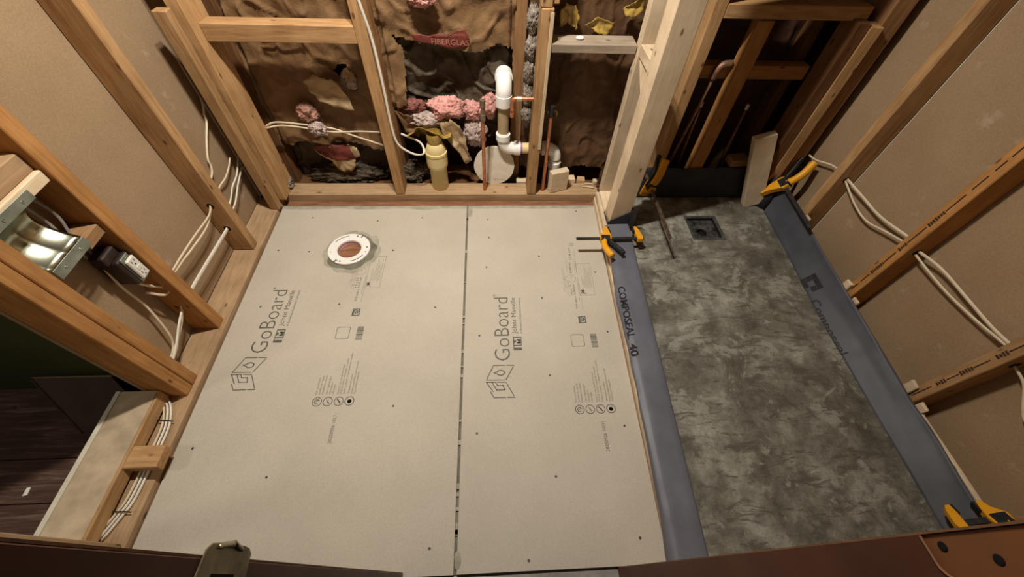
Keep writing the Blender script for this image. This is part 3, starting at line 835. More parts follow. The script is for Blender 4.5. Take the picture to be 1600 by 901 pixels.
for i in range(n):
    a = 2 * math.pi * i / n + math.pi / 4
    ring.append((hx + hr * math.cos(a), hy + hr * math.sin(a), zt - .021))
    r_ = (s_ - .010) / max(abs(math.cos(a)), abs(math.sin(a))); outl.append((dr[0] + r_ * math.cos(a), dr[1] + r_ * math.sin(a), zt - .019))
mb.add(ring + outl, [(i, (i + 1) % n, n + (i + 1) % n, n + i) for i in range(n)])
obj('pan', mb, DRAINS, dt)
mb = MB().lathe([(hr, zt - .021), (hr * .95, zt - .039), (0, zt - .039)], (hx, hy, 0), 32); obj('throat', mb, HOLE, dt)

# curb lumber
def cl(y): return 0.606 + 0.050 * (y + 1.52) / 1.17
def cr(y): return 0.711 + 0.058 * (y + 1.52) / 1.20
cb = thing('shower_curb', 'pale wooden curb showing under the ragged grey liner edge', 'curb', (0.68, -0.75, -0.0125))
for (z0, z1, dx) in ((-0.0125, 0.024, 0.0015), (0.0245, 0.058, 0.006)):
    mb = MB()
    for yy in (-1.524, 0.04):
        xl = 0.618 + 0.034 * (yy + 1.524) / 1.564 + dx; xr = cr(yy) - 0.010
        mb.v += [(xl, yy, z0), (xr, yy, z0), (xr, yy, z1), (xl, yy, z1)]
    mb.f = [(0, 1, 2, 3), (4, 5, 6, 7), (0, 1, 5, 4), (1, 2, 6, 5), (2, 3, 7, 6), (3, 0, 4, 7)]
    obj('curb_board', mb, wood('new', 'y'), cb, bevel=0.002)

# liner
ln = thing('shower_liner', 'blue-grey plastic shower liner folded over curb and up two walls', 'liner', (1.1, -0.7, 0))
mb = MB(); prof_n = 16; ny = 90; y0, y1 = -1.523, -0.205
grid = []
for j in range(ny + 1):
    y_ = y0 + (y1 - y0) * j / ny
    xl, xr, zt_ = cl(y_) + 0.002, cr(y_), 0.066
    w = noise.noise(Vector((y_ * 3.1, 1.3, 0))); w2 = noise.noise(Vector((y_ * 7.3, 4.3, 0)))
    zt_ += 0.002 * w + 0.0016 * noise.noise(Vector((y_ * 16, 6.1, 0)))
    drop_ = 0.022 + 0.022 * w + 0.012 * w2        # how far the flap hangs down on the near side
    bulge = 0.003 + 0.009 * (0.5 + w2)
    pr = [(xl - bulge * .6, zt_ - drop_ - .012), (xl - bulge, zt_ - drop_ * .7), (xl - bulge * .75, zt_ - drop_ * .35), (xl, zt_ - .006), (xl + .007, zt_ - .001), (xl + .018, zt_ + .0012)]
    for k in range(1, 5): pr.append((xl + .018 + (xr - xl - .03) * k / 5, zt_ + .0010 + .0030 * noise.noise(Vector((y_ * 8, k * .7, 2)))))
    pr += [(xr - .010, zt_ + .0008), (xr - .003, zt_ - .003), (xr + .001, zt_ - .010), (xr + .003, 0.035), (xr + .005, 0.015), (xr + .006, 0.002)]
    grid.append([(x, y_, z) for x, z in pr])
m_ = len(grid[0])
mb.add([p for r in grid for p in r], [(j * m_ + i, j * m_ + i + 1, (j + 1) * m_ + i + 1, (j + 1) * m_ + i) for j in range(ny) for i in range(m_ - 1)])
obj('curb_wrap', mb, LINER, ln, smooth=True)
# right upturn
def flap(y_, v):
    b = Vector((bed_r(y_) - .004, y_, bed_z(y_) - .004))
    ztop = 0.160 - 0.064 * min(1, max(0, -y_ / 1.1)) + .004 * noise.noise(Vector((y_ * 6, 9, 0)))
    xt = 1.562 + .005 * noise.noise(Vector((y_ * 5, 2, 7)))
    if y_ < -1.2: xt -= 0.02 * (-1.2 - y_) / .3
    t = Vector((xt, y_, ztop))
    p = b.lerp(t, v)
    p.x += 0.010 * math.sin(v * math.pi) * (1 if y_ > -.9 else .6) - 0.004 * noise.noise(Vector((y_ * 4, v * 3, 5)))
    return p
mb = MB(); ny = 80; nv = 10; gr = []
for j in range(ny + 1):
    y_ = -1.50 + (1.50 + 0.02) * j / ny
    gr.append([flap(y_, i / nv) for i in range(nv + 1)])
m_ = nv + 1
mb.add([p for r in gr for p in r], [(j * m_ + i, j * m_ + i + 1, (j + 1) * m_ + i + 1, (j + 1) * m_ + i) for j in range(ny) for i in range(nv)])
o = obj('side_upturn', mb, LINER_SHADED, ln, smooth=True)
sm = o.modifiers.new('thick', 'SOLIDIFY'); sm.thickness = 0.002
# back upturn
mb = MB(); nx_ = 150; nv = 8; gr = []
for j in range(nx_ + 1):
    x = 0.775 + 0.745 * j / nx_
    zt_ = 0.205 + .004 * noise.noise(Vector((x * 6, 3, 3)))
    row = []
    for i in range(nv + 1):
        v = i / nv
        crease = sum(0.012 * math.exp(-((x - c + .03 * v) / .007) ** 2) for c in (1.085, 1.245))
        row.append((x, 0.030 + 0.010 * v - crease * (0.4 + .6 * v) + .004 * noise.noise(Vector((x * 5, v * 2, 8))), 0.020 + (zt_ - .020) * v))
    gr.append(row)
m_ = nv + 1
mb.add([p for r in gr for p in r], [(j * m_ + i, j * m_ + i + 1, (j + 1) * m_ + i + 1, (j + 1) * m_ + i) for j in range(nx_) for i in range(nv)])
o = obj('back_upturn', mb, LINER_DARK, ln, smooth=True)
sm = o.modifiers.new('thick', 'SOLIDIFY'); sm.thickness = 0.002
# collar wrapped round the foot of the post
mb = MB()
ft = [(0.668, -0.118), (0.668, -0.207), (0.770, -0.207), (0.772, -0.118)]
tops = (0.070, 0.085, 0.150, 0.165)
mb.add([(x, y_, 0.062) for x, y_ in ft] + [(x, y_, z) for (x, y_), z in zip(ft, tops)], [(i, i + 1, 5 + i, 4 + i) for i in range(3)])
mb.add([(0.768, -0.209, 0.06), (0.790, -0.215, 0.06), (0.792, -0.211, 0.165), (0.770, -0.205, 0.168)], [(0, 1, 2, 3)])
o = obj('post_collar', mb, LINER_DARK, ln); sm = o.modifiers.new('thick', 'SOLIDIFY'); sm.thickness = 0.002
mb = MB()
mb.add([(0.665, -0.205, 0.067), (0.665, -0.335, 0.0675), (0.765, -0.335, 0.0680), (0.765, -0.205, 0.070), (0.70, -0.27, 0.075)], [(0, 1, 4), (1, 2, 4), (2, 3, 4), (3, 0, 4)])
obj('collar_fold', mb, LINER, ln, smooth=True)
# corner fold at the back right
mb = MB()
mb.add([(1.43, 0.026, .035), (1.519, -.075, .032), (1.545, -.03, .165), (1.50, .02, .190), (1.49, -.02, .1)], [(0, 1, 4), (1, 2, 4), (2, 3, 4), (3, 0, 4)])
o = obj('corner_fold', mb, LINER_DARK, ln, smooth=True); sm = o.modifiers.new('thick', 'SOLIDIFY'); sm.thickness = 0.002
# lettering
mb = MB()
def on_curb(u, v):
    y_ = -0.575 - u; x = cl(y_) - 0.004 + v
    z = 0.0695 if x > cl(y_) + .018 else 0.0695 - max(0, (cl(y_) + .018 - x)) * 0.18
    return (x, y_, z)
put_text(mb, 'COMPOSEAL', 0.245, 0.028, (0, 0, 0), (1, 0, 0), (0, 1, 0), 0.012, lift=lambda u, v: on_curb(u, v))
obj('curb_lettering', mb, BLACKINK, ln); mb = MB()
put_text(mb, '40', 0.052, 0.028, (0, 0, 0), (1, 0, 0), (0, 1, 0), 0.015, lift=lambda u, v: on_curb(u + .268, v))
obj('curb_lettering', mb, BLACKINK, ln)
mb = MB()
def on_flap(u, v):
    p = flap(-0.635 - u, min(1, max(-.1, v / .14))); return (p.x - .003, p.y, p.z + .0015)
put_text(mb, 'Composeal', 0.255, 0.030, (0, 0, 0), (1, 0, 0), (0, 1, 0), 0.010, lift=lambda u, v: on_flap(u, v + .000))
obj('upturn_lettering', mb, BLACKINK, ln); mb = MB()
def flap_box(mb, ya, yb, va, vb):
    mb.add([on_flap(ya, va), on_flap(yb, va), on_flap(yb, vb), on_flap(ya, vb)], [(0, 1, 2, 3)])
for (i, j) in ((0, 0), (0, 1), (0, 2), (1, 0), (1, 2), (2, 1), (2, 2)):
    flap_box(mb, -.115 + .026 * i, -.115 + .026 * i + .024, .000 + .022 * j, .000 + .022 * j + .0205)
obj('upturn_emblem', mb, BLACKINK, ln)['kind'] = 'stuff'

# ---- new lumber post at the end of the curb
po = thing('framing_post', 'tall pale new lumber post standing at the end of the curb', 'post', (0.72, -0.1, 0.06))
lumber('front_post', (0.675, -0.200, 0.067), (0.763, -0.114, 2.44), 'new', 'z', po)
lumber('back_stud', (0.678, 0.030, 0.060), (0.766, 0.070, 2.44), 'new', 'z', po)
lumber('spacer', (0.682, -0.1135, 0.715), (0.760, 0.0295, 0.757), 'new', 'y', po)
mb = MB().prism([(-.112, .60), (-.03, .655), (.028, .70), (.028, .714), (-.112, .714)], 0.690, 0.758, Mj)
obj('broken_scrap', mb, wood('new', 'z'), po, bevel=0.002)
lumber('base_block', (0.670, -0.1135, 0.0595), (0.766, 0.0295, 0.074), 'new', 'y', po)

# ---- scrap block clamped in the back right corner
bt = Vector((1.345, 0.005, 0.405)); bb = Vector((1.468, -0.025, 0.035))
ax = (bt - bb).normalized(); sx_ = Vector((1, 0, 0)); sx_ = (sx_ - ax * sx_.dot(ax)).normalized(); sy_ = ax.cross(sx_)
Mb = Matrix(((sx_.x, sy_.x, ax.x, bb.x), (sx_.y, sy_.y, ax.y, bb.y), (sx_.z, sy_.z, ax.z, bb.z), (0, 0, 0, 1)))
mb = MB().box((-.047, -.019, 0), (.047, .019, (bt - bb).length)); mb.v = [tuple(Mb @ Vector(p)) for p in mb.v]
tag(obj('scrap_block', mb, wood('new', 'z'), bevel=.002), 'scrap of lumber leaning upright in the back corner of the shower', 'wood block')

# ================================================================== CLAMPS
def clamp(name, label, origin, ux, uy, bar0, bar1, x_head, x_jaw, jaw=0.06, hang=-1, scale=1.0, bar_m=None, handle_tilt=0.0):
    """bar runs along ux; jaws reach along uy; pistol grip reaches along -uy"""
    ux = Vector(ux).normalized(); uy = Vector(uy); uy = (uy - ux * uy.dot(ux)).normalized(); uz = ux.cross(uy)
    M = Matrix(((ux.x, uy.x, uz.x, origin[0]), (ux.y, uy.y, uz.y, origin[1]), (ux.z, uy.z, uz.z, origin[2]), (0, 0, 0, 1)))
    t = thing(name, label, 'clamp', origin)
    bar = MB().box((bar0, -.008, -.003), (bar1, .008, .003), M); obj('bar', bar, bar_m or BARM, t, bevel=.0006)
    d = 1 if x_jaw > x_head else -1
    def pj(pts, z, mat, nm, at, bev=.002): return obj(nm, MB().prism([(at + d * px * scale, py * scale) for px, py in pts], -z * scale, z * scale, M), mat, t, bevel=bev)
    pj([(-.006, -.016), (.016, -.016), (.020, -.004), (.014, jaw * .7), (.006, jaw), (-.006, jaw), (-.008, jaw * .5)], .011, YELLOW, 'fixed_jaw', x_jaw)
    pj([(-.014, jaw * .45), (-.0075, jaw * .45), (-.0065, jaw), (-.013, jaw)], .010, BLACK, 'jaw_pad', x_jaw, .001)
    # sliding head
    pj([(-.040, -.014), (.006, -.018), (.012, -.004), (.010, jaw * .55), (.004, jaw), (-.008, jaw), (-.016, jaw * .6), (-.034, .016), (-.042, .006)], .0125, YELLOW, 'head', x_head)
    pj([(-.038, -.020), (.002, -.024), (.006, .010), (-.034, .012)], .0145, BLACK, 'head_cover', x_head)
    pj([(.0095, jaw * .45), (.016, jaw * .45), (.015, jaw), (.0085, jaw)], .010, BLACK, 'jaw_pad', x_head, .001)
    ht = handle_tilt
    hp = [(-.022, -.012), (-.028, -.040), (-.026, -.070), (-.016, -.100), (-.010, -.118)]
    pts = [M @ Vector((x_head + d * scale * (px + ht * -py), py * scale, 0)) for px, py in hp]
    obj('grip', MB().sweep(catmull(pts, 5), .0135 * scale, .015 * scale, n=12, up=uz, radii=None), YELLOW, t, smooth=True)
    tp = [(.000, -.014), (.012, -.034), (.026, -.062), (.040, -.084), (.044, -.100)]
    pts = [M @ Vector((x_head + d * scale * (px + ht * -py), py * scale, 0)) for px, py in tp]
    obj('trigger', MB().sweep(catmull(pts, 5), .0095, .011, n=10, up=uz), BLACK, t, smooth=True)
    return t
clamp('bar_clamp', 'yellow and black bar clamp gripping the curb at the foot of the post', (0.50, -0.318, 0.088), (1, 0, 0), (0, 1, -0.12), 0.0, 0.31, 0.148, 0.285, jaw=.075)
clamp('bar_clamp', 'yellow bar clamp behind the pale post with its bar over the shower floor', (0.884, -0.395, 0.166), (0, 1, 0), (-0.25, 0, -1), 0.0, 0.47, 0.36, 0.455, jaw=.055, scale=1.2, bar_m=RUSTY, handle_tilt=.1)
clamp('bar_clamp', 'yellow bar clamp holding liner and scrap block in the back corner', (1.522, -0.350, 0.182), (0.05, 1, 0), (-0.62, 0, -0.8), 0.0, 0.44, 0.315, 0.425, jaw=.080, scale=1.22, handle_tilt=.05)
clamp('bar_clamp', 'yellow and black bar clamp on the liner beside the doorway', (1.540, -1.462, 0.125), (-0.93, -0.05, -0.36), (0.0, 0.92, -0.4), -0.03, 0.10, 0.006, 0.082, jaw=.05)

# ================================================================== PLUMBING
yp = thing('drain_stub', 'yellowed plastic drain stub standing on the bottom plate', 'pipe', (-0.140, 0.113, 0.038))
c_ = (-0.140, 0.113, 0)
obj('pipe', MB().lathe([(0, .038), (.042, .038), (.042, .165), (.0445, .170)], c_, 32), CREAM_PVC, yp, smooth=True)
obj('coupling', MB().lathe([(.0425, .160), (.049, .166), (.051, .180), (.051, .232), (.0525, .234), (.0525, .246), (.046, .247)], c_, 32), CREAM_PVC, yp, smooth=False)
obj('dome', MB().lathe([(.047, .246), (.045, .262), (.036, .285), (.02, .297), (0, .300)], c_, 32), CREAM_PVC, yp, smooth=True)
mb = MB(); vs_ = []
for i in range(13):
    for k in range(5):
        a = i / 12
        x = -.262 + .20 * a; y_ = .095 + .020 * k + .012 * math.sin(a * 7)
        z = .345 + .020 * math.sin(a * 5 + k * .6) - .012 * k + .02 * a
        vs_.append((x, y_, z - (.0 if 2 < i < 10 else .02)))
mb.add(vs_, [(i * 5 + k, i * 5 + k + 1, (i + 1) * 5 + k + 1, (i + 1) * 5 + k) for i in range(12) for k in range(4)])
o = obj('tape_flap', mb, TAPE, yp, smooth=True); sm = o.modifiers.new('thick', 'SOLIDIFY'); sm.thickness = .0015
mb = MB().lathe([(.030, .285), (.036, .315), (.034, .342)], c_, 20); obj('tape_wrap', mb, TAPE, yp, smooth=True)

wp = thing('vent_pipe', 'white plastic waste pipe with elbows running behind the stud', 'pipe', (0.18, 0.16, 0.3))
def elbow(name, pts, r, m=WHITE_PVC): return obj(name, MB().sweep(catmull(pts, 6), r, n=20), m, wp, smooth=True)
yv = 0.145
# open street elbow at the top, turned towards the room
elbow('top_elbow', [(0.180, yv, 0.470), (0.180, yv, 0.495), (0.180, yv + .003, 0.520), (0.180, yv + .018, 0.542), (0.180, yv + .045, 0.552), (0.180, yv + .075, 0.553)], .0345)
obj('elbow_hub', MB().lathe([(.026, .455), (.036, .455), (.0365, .50), (.033, .503)], (0.180, yv, 0), 24), WHITE_PVC, wp)
obj('top_hub', MB().lathe([(.030, 0), (.0385, 0), (.0385, .032), (.034, .034)], (0.180, yv + .040, 0.553), 24, Matrix.Rotation(-math.pi / 2, 3, 'X').to_4x4()), WHITE_PVC, wp)
obj('riser', MB().lathe([(.0255, .30), (.0255, .47)], (0.180, yv, 0), 24), plain('old_pvc', (.40, .31, .17), .45, var=.2, scale=20), wp, smooth=True)
elbow('lower_elbow', [(0.180, yv, 0.325), (0.180, yv, 0.285), (0.192, yv, 0.252), (0.222, yv, 0.240), (0.250, yv, 0.240)], .029)
obj('elbow_hub', MB().lathe([(.026, .318), (.0335, .318), (.0335, .29), (.029, .288)], (0.180, yv, 0), 24), WHITE_PVC, wp)
RX = Matrix.Rotation(math.pi / 2, 3, 'Y').to_4x4()
obj('elbow_hub', MB().lathe([(.029, -.004), (.0335, -.002), (.0335, .026), (.026, .026)], (0.238, yv, 0.240), 24, RX), WHITE_PVC, wp)
obj('primer_band', MB().lathe([(.0262, 0), (.0262, .010)], (0.264, yv, 0.240), 24, RX), PURPLE, wp, smooth=True)
obj('cross_pipe', MB().lathe([(.0255, 0), (.0255, .115)], (0.262, yv, 0.240), 24, RX), CREAM_PVC, wp, smooth=True)
obj('elbow_hub', MB().lathe([(.026, 0), (.0335, 0), (.0335, .026), (.029, .028)], (0.368, yv, 0.240), 24, RX), WHITE_PVC, wp)
elbow('right_elbow', [(0.385, yv, 0.240), (0.405, yv, 0.238), (0.430, yv, 0.222), (0.440, yv, 0.195), (0.440, yv, 0.165)], .029)
obj('elbow_hub', MB().lathe([(.029, .170), (.0335, .168), (.0335, .138), (.026, .138)], (0.440, yv, 0), 24), WHITE_PVC, wp)
obj('drop_pipe', MB().lathe([(.0255, .14), (.0255, -.012)], (0.440, yv, 0), 24), WHITE_PVC, wp, smooth=True)

cp = thing('copper_supply', 'thin copper supply pipe rising in front of the white round offcut', 'pipe', (0.086, 0.082, 0.038))
obj('tube', MB().lathe([(.0085, .030), (.0085, .43)], (0.087, 0.082, 0), 14), COPPER, cp, smooth=True)
obj('valve_body', MB().lathe([(.0085, .415), (.012, .42), (.012, .445), (.0095, .45), (.0095, .48), (.012, .482), (.012, .51), (0, .512)], (0.088, 0.082, 0), 14), plain('valve_brass', (.20, .15, .10), .5, metal=.5, var=.4), cp)
cp2 = thing('copper_supply', 'thin copper supply pipe rising right of the middle back stud', 'pipe', (0.389, 0.077, 0.038))
obj('tube', MB().lathe([(.0085, .030), (.0085, .45)], (0.386, 0.077, 0), 14), COPPER, cp2, smooth=True)
obj('valve_body', MB().lathe([(.0085, .44), (.012, .445), (.012, .49), (0, .492)], (0.386, 0.077, 0), 14), BLACK, cp2)
cs = thing('copper_branch', 'short copper branch with elbow beside the white pipe', 'pipe', (0.24, 0.08, 0.45))
obj('branch_tube', MB().lathe([(.0085, 0), (.0085, .075)], (0.228, 0.085, 0.515), 14, RX), COPPER, cs, smooth=True)
obj('joint', MB().lathe([(.0085, 0), (.011, .001), (.011, .022), (.0085, .023)], (0.232, 0.085, 0.515), 14, RX), SOLDER, cs)
obj('elbow', MB().sweep(catmull([(0.238, 0.085, .515), (0.222, 0.085, .512), (0.216, 0.085, .50), (0.215, 0.085, .47), (0.215, 0.085, .435)]), .0105, n=12), COPPER, cs, smooth=True)

sh = thing('shower_riser', 'dark copper shower pipe with elbow on the shadowed back wall', 'pipe', (1.0, 0.17, 0.2))
obj('tube', MB().sweep([(0.992, 0.090, 0.055), (1.043, 0.090, 0.635)], .0085, n=12), COPPER_DULL, sh, smooth=True)
obj('elbow', MB().sweep(catmull([(1.0405, 0.090, .605), (1.045, 0.089, .640), (1.060, 0.087, .662), (1.093, 0.086, .668)]), .0145, n=12), COPPER_DULL, sh, smooth=True)
for lab, x0_, x1_, z1_ in (('capped copper stub pipe left of the shower stud', 1.072, 1.053, .480), ('capped copper stub pipe right of the shower stud', 1.290, 1.268, .470)):
    t = thing('capped_pipe', lab, 'pipe', (x0_, 0.13, 0.0), 'capped shower pipes')
    obj('tube', MB().sweep([(x0_, 0.115, 0.052), (x1_, 0.112, z1_)], .0065, n=10), COPPER_DULL, t, smooth=True)
    obj('cap', MB().lathe([(.0065, 0), (.009, 0), (.009, .02), (.006, .024), (0, .024)], (x1_, 0.112, z1_ - .004), 12), SOLDER, t)

# round offcut leaning behind the plate
dq = thing('round_offcut', 'white round board offcut leaning behind the bottom plate', 'disc', (0.138, 0.15, 0.04))
Md = Matrix.Translation((0.138, 0.150, 0.135)) @ Matrix.Rotation(math.radians(82), 4, 'X')
obj('disc', MB().prism([(.102 * math.cos(2 * math.pi * i / 36) * (1 + .01 * math.sin(i * 5)), .102 * math.sin(2 * math.pi * i / 36)) for i in range(36)], -.006, .006, Md), DISCM, dq, bevel=.001)
mb = MB()
vs_, fs_ = text('0.49 in   12.4 mm', 1.0)
w_ = max(p[0] for p in vs_)
mb.add([Md @ Vector((-.075 + p[0] / w_ * .13, -.078 + p[1] * .012, .0065)) for p in vs_], fs_)
for k in range(3): mb.add([Md @ Vector(p) for p in ((-.085 + .008 * k, -.060 + .008 * k, .0065), (-.03, -.060 + .008 * k, .0065), (-.03, -.0588 + .008 * k, .0065), (-.085 + .008 * k, -.0588 + .008 * k, .0065))], [(0, 1, 2, 3)])
obj('offcut_print', mb, INK_FAINT, dq)

# small wood scraps on and behind the plate
def scrap(label, c, half, rz, rx, kind, group=None):
    M = Matrix.Translation(c) @ Matrix.Rotation(rz, 4, 'Z') @ Matrix.Rotation(rx, 4, 'X')
    mb = MB().box([-h for h in half], half); mb.v = [tuple(M @ Vector(p)) for p in mb.v]
    return tag(obj('wood_scrap', mb, wood(kind, 'x'), bevel=.0015), label, 'wood block', group)
scrap('upright wood block standing on the bottom plate beside the copper pipe', (0.462, 0.082, 0.098), (.047, .018, .058), math.radians(18), 0, 'new')
scrap('pale cube of scrap wood behind the bottom plate next to the upright block', (0.537, 0.155, 0.040), (.026, .02, .020), .05, 0, 'new')
scrap('second small cube of scrap wood nearer the pale post', (0.597, 0.150, 0.038), (.020, .018, .018), -.08, 0, 'plate')
scrap('thin pale wood offcut lying right of the round offcut', (0.285, 0.160, 0.028), (.030, .018, .012), .0, 0, 'new')
scrap('tiny pale wood scrap tucked against the pale post', (0.662, 0.115, 0.056), (.010, .012, .017), .0, 0, 'new')
scrap('small brown wood scrap on the liner ledge behind the leaning block', (1.335, 0.075, 0.225), (.045, .030, .018), .1, 0, 'brown')
scrap('small pale scrap on the liner edge right of the old stud', (0.985, 0.070, 0.075), (.020, .018, .024), .1, 0, 'new')
scrap('reddish wood offcut in the back corner under the clamp handle', (1.590, -0.060, 0.058), (.022, .040, .022), .3, 0, 'red')
for i, (lab, p0, p1) in enumerate((('long splinter lying on the bottom plate beside the post', (.60, .10, .043), (.655, .085, .050)), ('short splinter lying behind the long one', (.612, .125, .044), (.655, .118, .046)))):
    tag(obj('splinter', MB().sweep([p0, Vector(p0).lerp(Vector(p1), .5) + Vector((0, 0, .002)), p1], .003, .0025, n=5), wood('new', 'x')), lab, 'splinter')

# insulation tufts
def tuft(label, c, size, m, seed, n=3):
    bm = bmesh.new(); bmesh.ops.create_icosphere(bm, subdivisions=5, radius=1.0)
    for v in bm.verts:
        d = v.co.normalized(); q = d * 1.6 + Vector((seed * 3.1, seed, 0))
        k = 1 + .34 * noise.fractal(q, .8, 2.1, 5) + .20 * abs(noise.noise(q * 2.7)) + .16 * noise.noise(q * 7) + .14 * noise.noise(q * 17) + .10 * noise.noise(q * 31)
        v.co = Vector((d.x * size[0] * k + c[0], d.y * size[1] * k + c[1], d.z * size[2] * k + c[2]))
    me = bpy.data.meshes.new('insulation_tuft'); bm.to_mesh(me); bm.free()
    for p in me.polygons: p.use_smooth = True
    me.materials.append(m)
    o = bpy.data.objects.new('insulation_tuft', me); C.objects.link(o)
    return tag(o, label, 'insulation', 'loose insulation in the back wall')
tuft('large pink insulation tuft left of the thin copper pipe', (-.072, .185, .415), (.078, .032, .046), PINK, 1)
tuft('pink insulation tuft between the copper pipe and the white elbow', (.118, .205, .420), (.034, .024, .055), PINK, 2)
tuft('middle pink insulation tuft directly behind the copper pipe', (.045, .195, .398), (.050, .028, .042), PINK, 3)
tuft('pale greyish pink insulation tuft above the yellow tape', (-.175, .180, .360), (.080, .032, .035), PALEPINK, 4)
tuft('dusty insulation tuft below the pink ones', (.045, .190, .295), (.055, .028, .065), PALEPINK, 5)
tuft('dull reddish insulation at the left edge of the torn opening', (-.235, .20, .415), (.06, .025, .03), plain('dull_pink', (.20, .075, .06), .95, var=.5, scale=50, bmp=1, bscale=80), 6)
tuft('brownish pink insulation lump poking through the left paper sheet', (-.690, .165, .400), (.040, .025, .042), plain('brown_pink', (.36, .19, .14), .95, var=.4, scale=50, bmp=1, bscale=80), 7)
tuft('pale grey insulation wisp resting on the cables', (-.655, .125, .345), (.036, .020, .028), PALEPINK, 8)
tuft('small pink insulation tuft at the top of the middle bay', (-.125, .150, .845), (.045, .02, .025), PINK, 9)
tuft('white fibre showing in the hole of the left paper sheet', (-.475, .195, .535), (.030, .02, .04), PALEPINK, 10)
for k in range(5):
    tuft(f'grey loose fibre wad {("highest", "second", "third", "fourth", "lowest")[k]} in the gap left of the middle stud', (.287, .16, .78 - .095 * k), (.022, .022, .045), GREYFIB, 20 + k)
tuft('dark cobwebby fluff in the back left corner on the plate', (-.915, .10, .055), (.035, .05, .035), GREYFIB, 31)
tuft('dark loose fluff lying behind the plate left of the stub', (-.30, .22, .05), (.10, .05, .05), BATT, 32)
tuft('dark loose fluff lying behind the plate in the left bay', (-.62, .22, .03), (.16, .05, .05), BATT, 33)

# amber tape scraps on the dark paper
def tapescrap(label, poly, y, seed):
    o = patch('tape_scrap', poly, y, TAPE, None, .012, seed, curl=.010)
    return tag(o, label, 'tape', 'amber tape scraps in the right bay')
tapescrap('upright amber tape scrap nearest the middle stud', [(.385, .815), (.405, .84), (.44, .835), (.46, .80), (.455, .755), (.42, .775), (.39, .765)], .160, 3)
tapescrap('slanted amber tape scrap over the grey blocking', [(.485, .770), (.53, .80), (.60, .782), (.585, .745), (.55, .742), (.52, .755)], .155, 5)
tapescrap('large amber tape sheet at the top beside the pale post', [(.62, .83), (.66, .86), (.68, .90), (.70, .83), (.67, .80), (.63, .81)], .150, 7)
tapescrap('small amber tape scrap beside the copper pipe valve', [(.365, .44), (.40, .45), (.425, .425), (.41, .405), (.375, .425)], .140, 9)
tag(obj('foam_dab', MB().prism([(.445, .085), (.458, .078), (.475, .082), (.478, .094), (.462, .100), (.447, .096)], .7455, .755), WHITEBIT, bevel=.004), 'small pale dab of foam on the grey blocking', 'foam')

# ================================================================== CABLES AND BOX
def cable(label, pts, m=CABLE, a=.0045, b=.0028, up=(1, 0, 0), name='cable', group='house wiring cables'):
    o = obj(name, MB().sweep(catmull(pts, 5), a, b, n=8, up=up), m, smooth=True)
    return tag(o, label, 'cable', group)
X = -1.016
cable('cream cable hanging high beside the corner stud', [(X - .006, .04, .53), (X, .018, .506), (X, -.002, .486), (X, -.015, .461), (X, -.078, .416), (X, -.131, .370), (X, -.140, .342), (X, -.170, .316), (X, -.262, .29)], up=(0, 0, 1))
cable('short cut cream cable between corner stud and next stud', [(X, -.010, .290), (X + .004, -.058, .274), (X + .006, -.115, .264), (X, -.164, .259), (X, -.262, .25)])
cable('white cable beside the corner stud, left strand of the pair', [(X + .004, .045, .268), (X + .008, -.041, .227), (X + .006, -.109, .212), (X + .004, -.162, .185), (X, -.262, .155)], CABLE_W)
cable('white cable beside the corner stud, right strand of the pair', [(X + .004, .030, .222), (X + .012, -.040, .212), (X + .014, -.092, .197), (X + .012, -.162, .164), (X + .008, -.262, .15)], CABLE_W)
X = -.99
cable('cream cable looping out of the second left stud, upper strand', [(X, -.300, .279), (X + .006, -.348, .265), (X + .014, -.471, .281), (X + .008, -.571, .279), (X, -.669, .270)])
cable('cream cable looping out of the second left stud, lower strand', [(X, -.300, .270), (X + .004, -.389, .246), (X + .008, -.507, .256), (X + .004, -.583, .261), (X, -.669, .262)])
cable('flat white cable pair running low between the two left studs', [(X, -.300, .151), (X + .004, -.368, .158), (X + .006, -.502, .166), (X, -.615, .163), (X, -.669, .16)], CABLE_W, .009, .003)
cable('cable curving out of the outlet box and down to the plate', [(-.965, -.695, .355), (-.970, -.691, .328), (-.975, -.684, .264), (-.985, -.700, .193), (-.99, -.744, .138), (-.99, -.815, .113), (-.99, -.875, .104), (-.995, -.908, .09)], CABLE)
cable('cable dropping from behind the outlet box in a long curve', [(-1.01, -.755, .47), (-1.01, -.766, .435), (-1.012, -.774, .359), (-1.006, -.778, .266), (-1.0, -.805, .159), (-1.0, -.826, .113), (-1.0, -.867, .091), (-1.0, -.908, .08)], CABLE)
cable('short bent cable end looping under the outlet box', [(-.995, -.752, .385), (-.988, -.739, .335), (-.975, -.705, .275), (-.972, -.708, .262), (-.980, -.727, .262), (-.992, -.752, .312)], CABLE)
cable('white cable joining the bundle beside the third left stud', [(-.99, -.713, .158), (-.985, -.772, .143), (-.984, -.838, .112), (-.985, -.877, .098), (-.988, -.908, .085)], CABLE_W, .006)
for k in range(2):
    cable(('upper', 'lower')[k] + ' grey cable behind the curved metal housing', [(-1.02, -.75 - .02 * k, .715), (-1.012, -.735 - .03 * k, .67), (-1.006, -.735 - .03 * k, .62), (-1.01, -.75 - .02 * k, .56), (-1.012, -.75 - .02 * k, .49)], (CABLE_G, CABLE_G)[k])
sl = [(-1.022, -.975, .036), (-.978, -1.012, .030), (-.950, -1.078, .028), (-.946, -1.149, .026), (-.947, -1.224, .026), (-.950, -1.303, .026), (-.962, -1.344, .027), (-.985, -1.402, .028)]
for k, lab in enumerate(('outermost', 'middle', 'innermost')):
    cable(lab + ' cable of the bundle lying in the sill gap', [(x - .0105 * k, y_, z + .001 * k) for x, y_, z in sl], (CABLE_W, CABLE_W, CABLE)[k], .0048, .003)
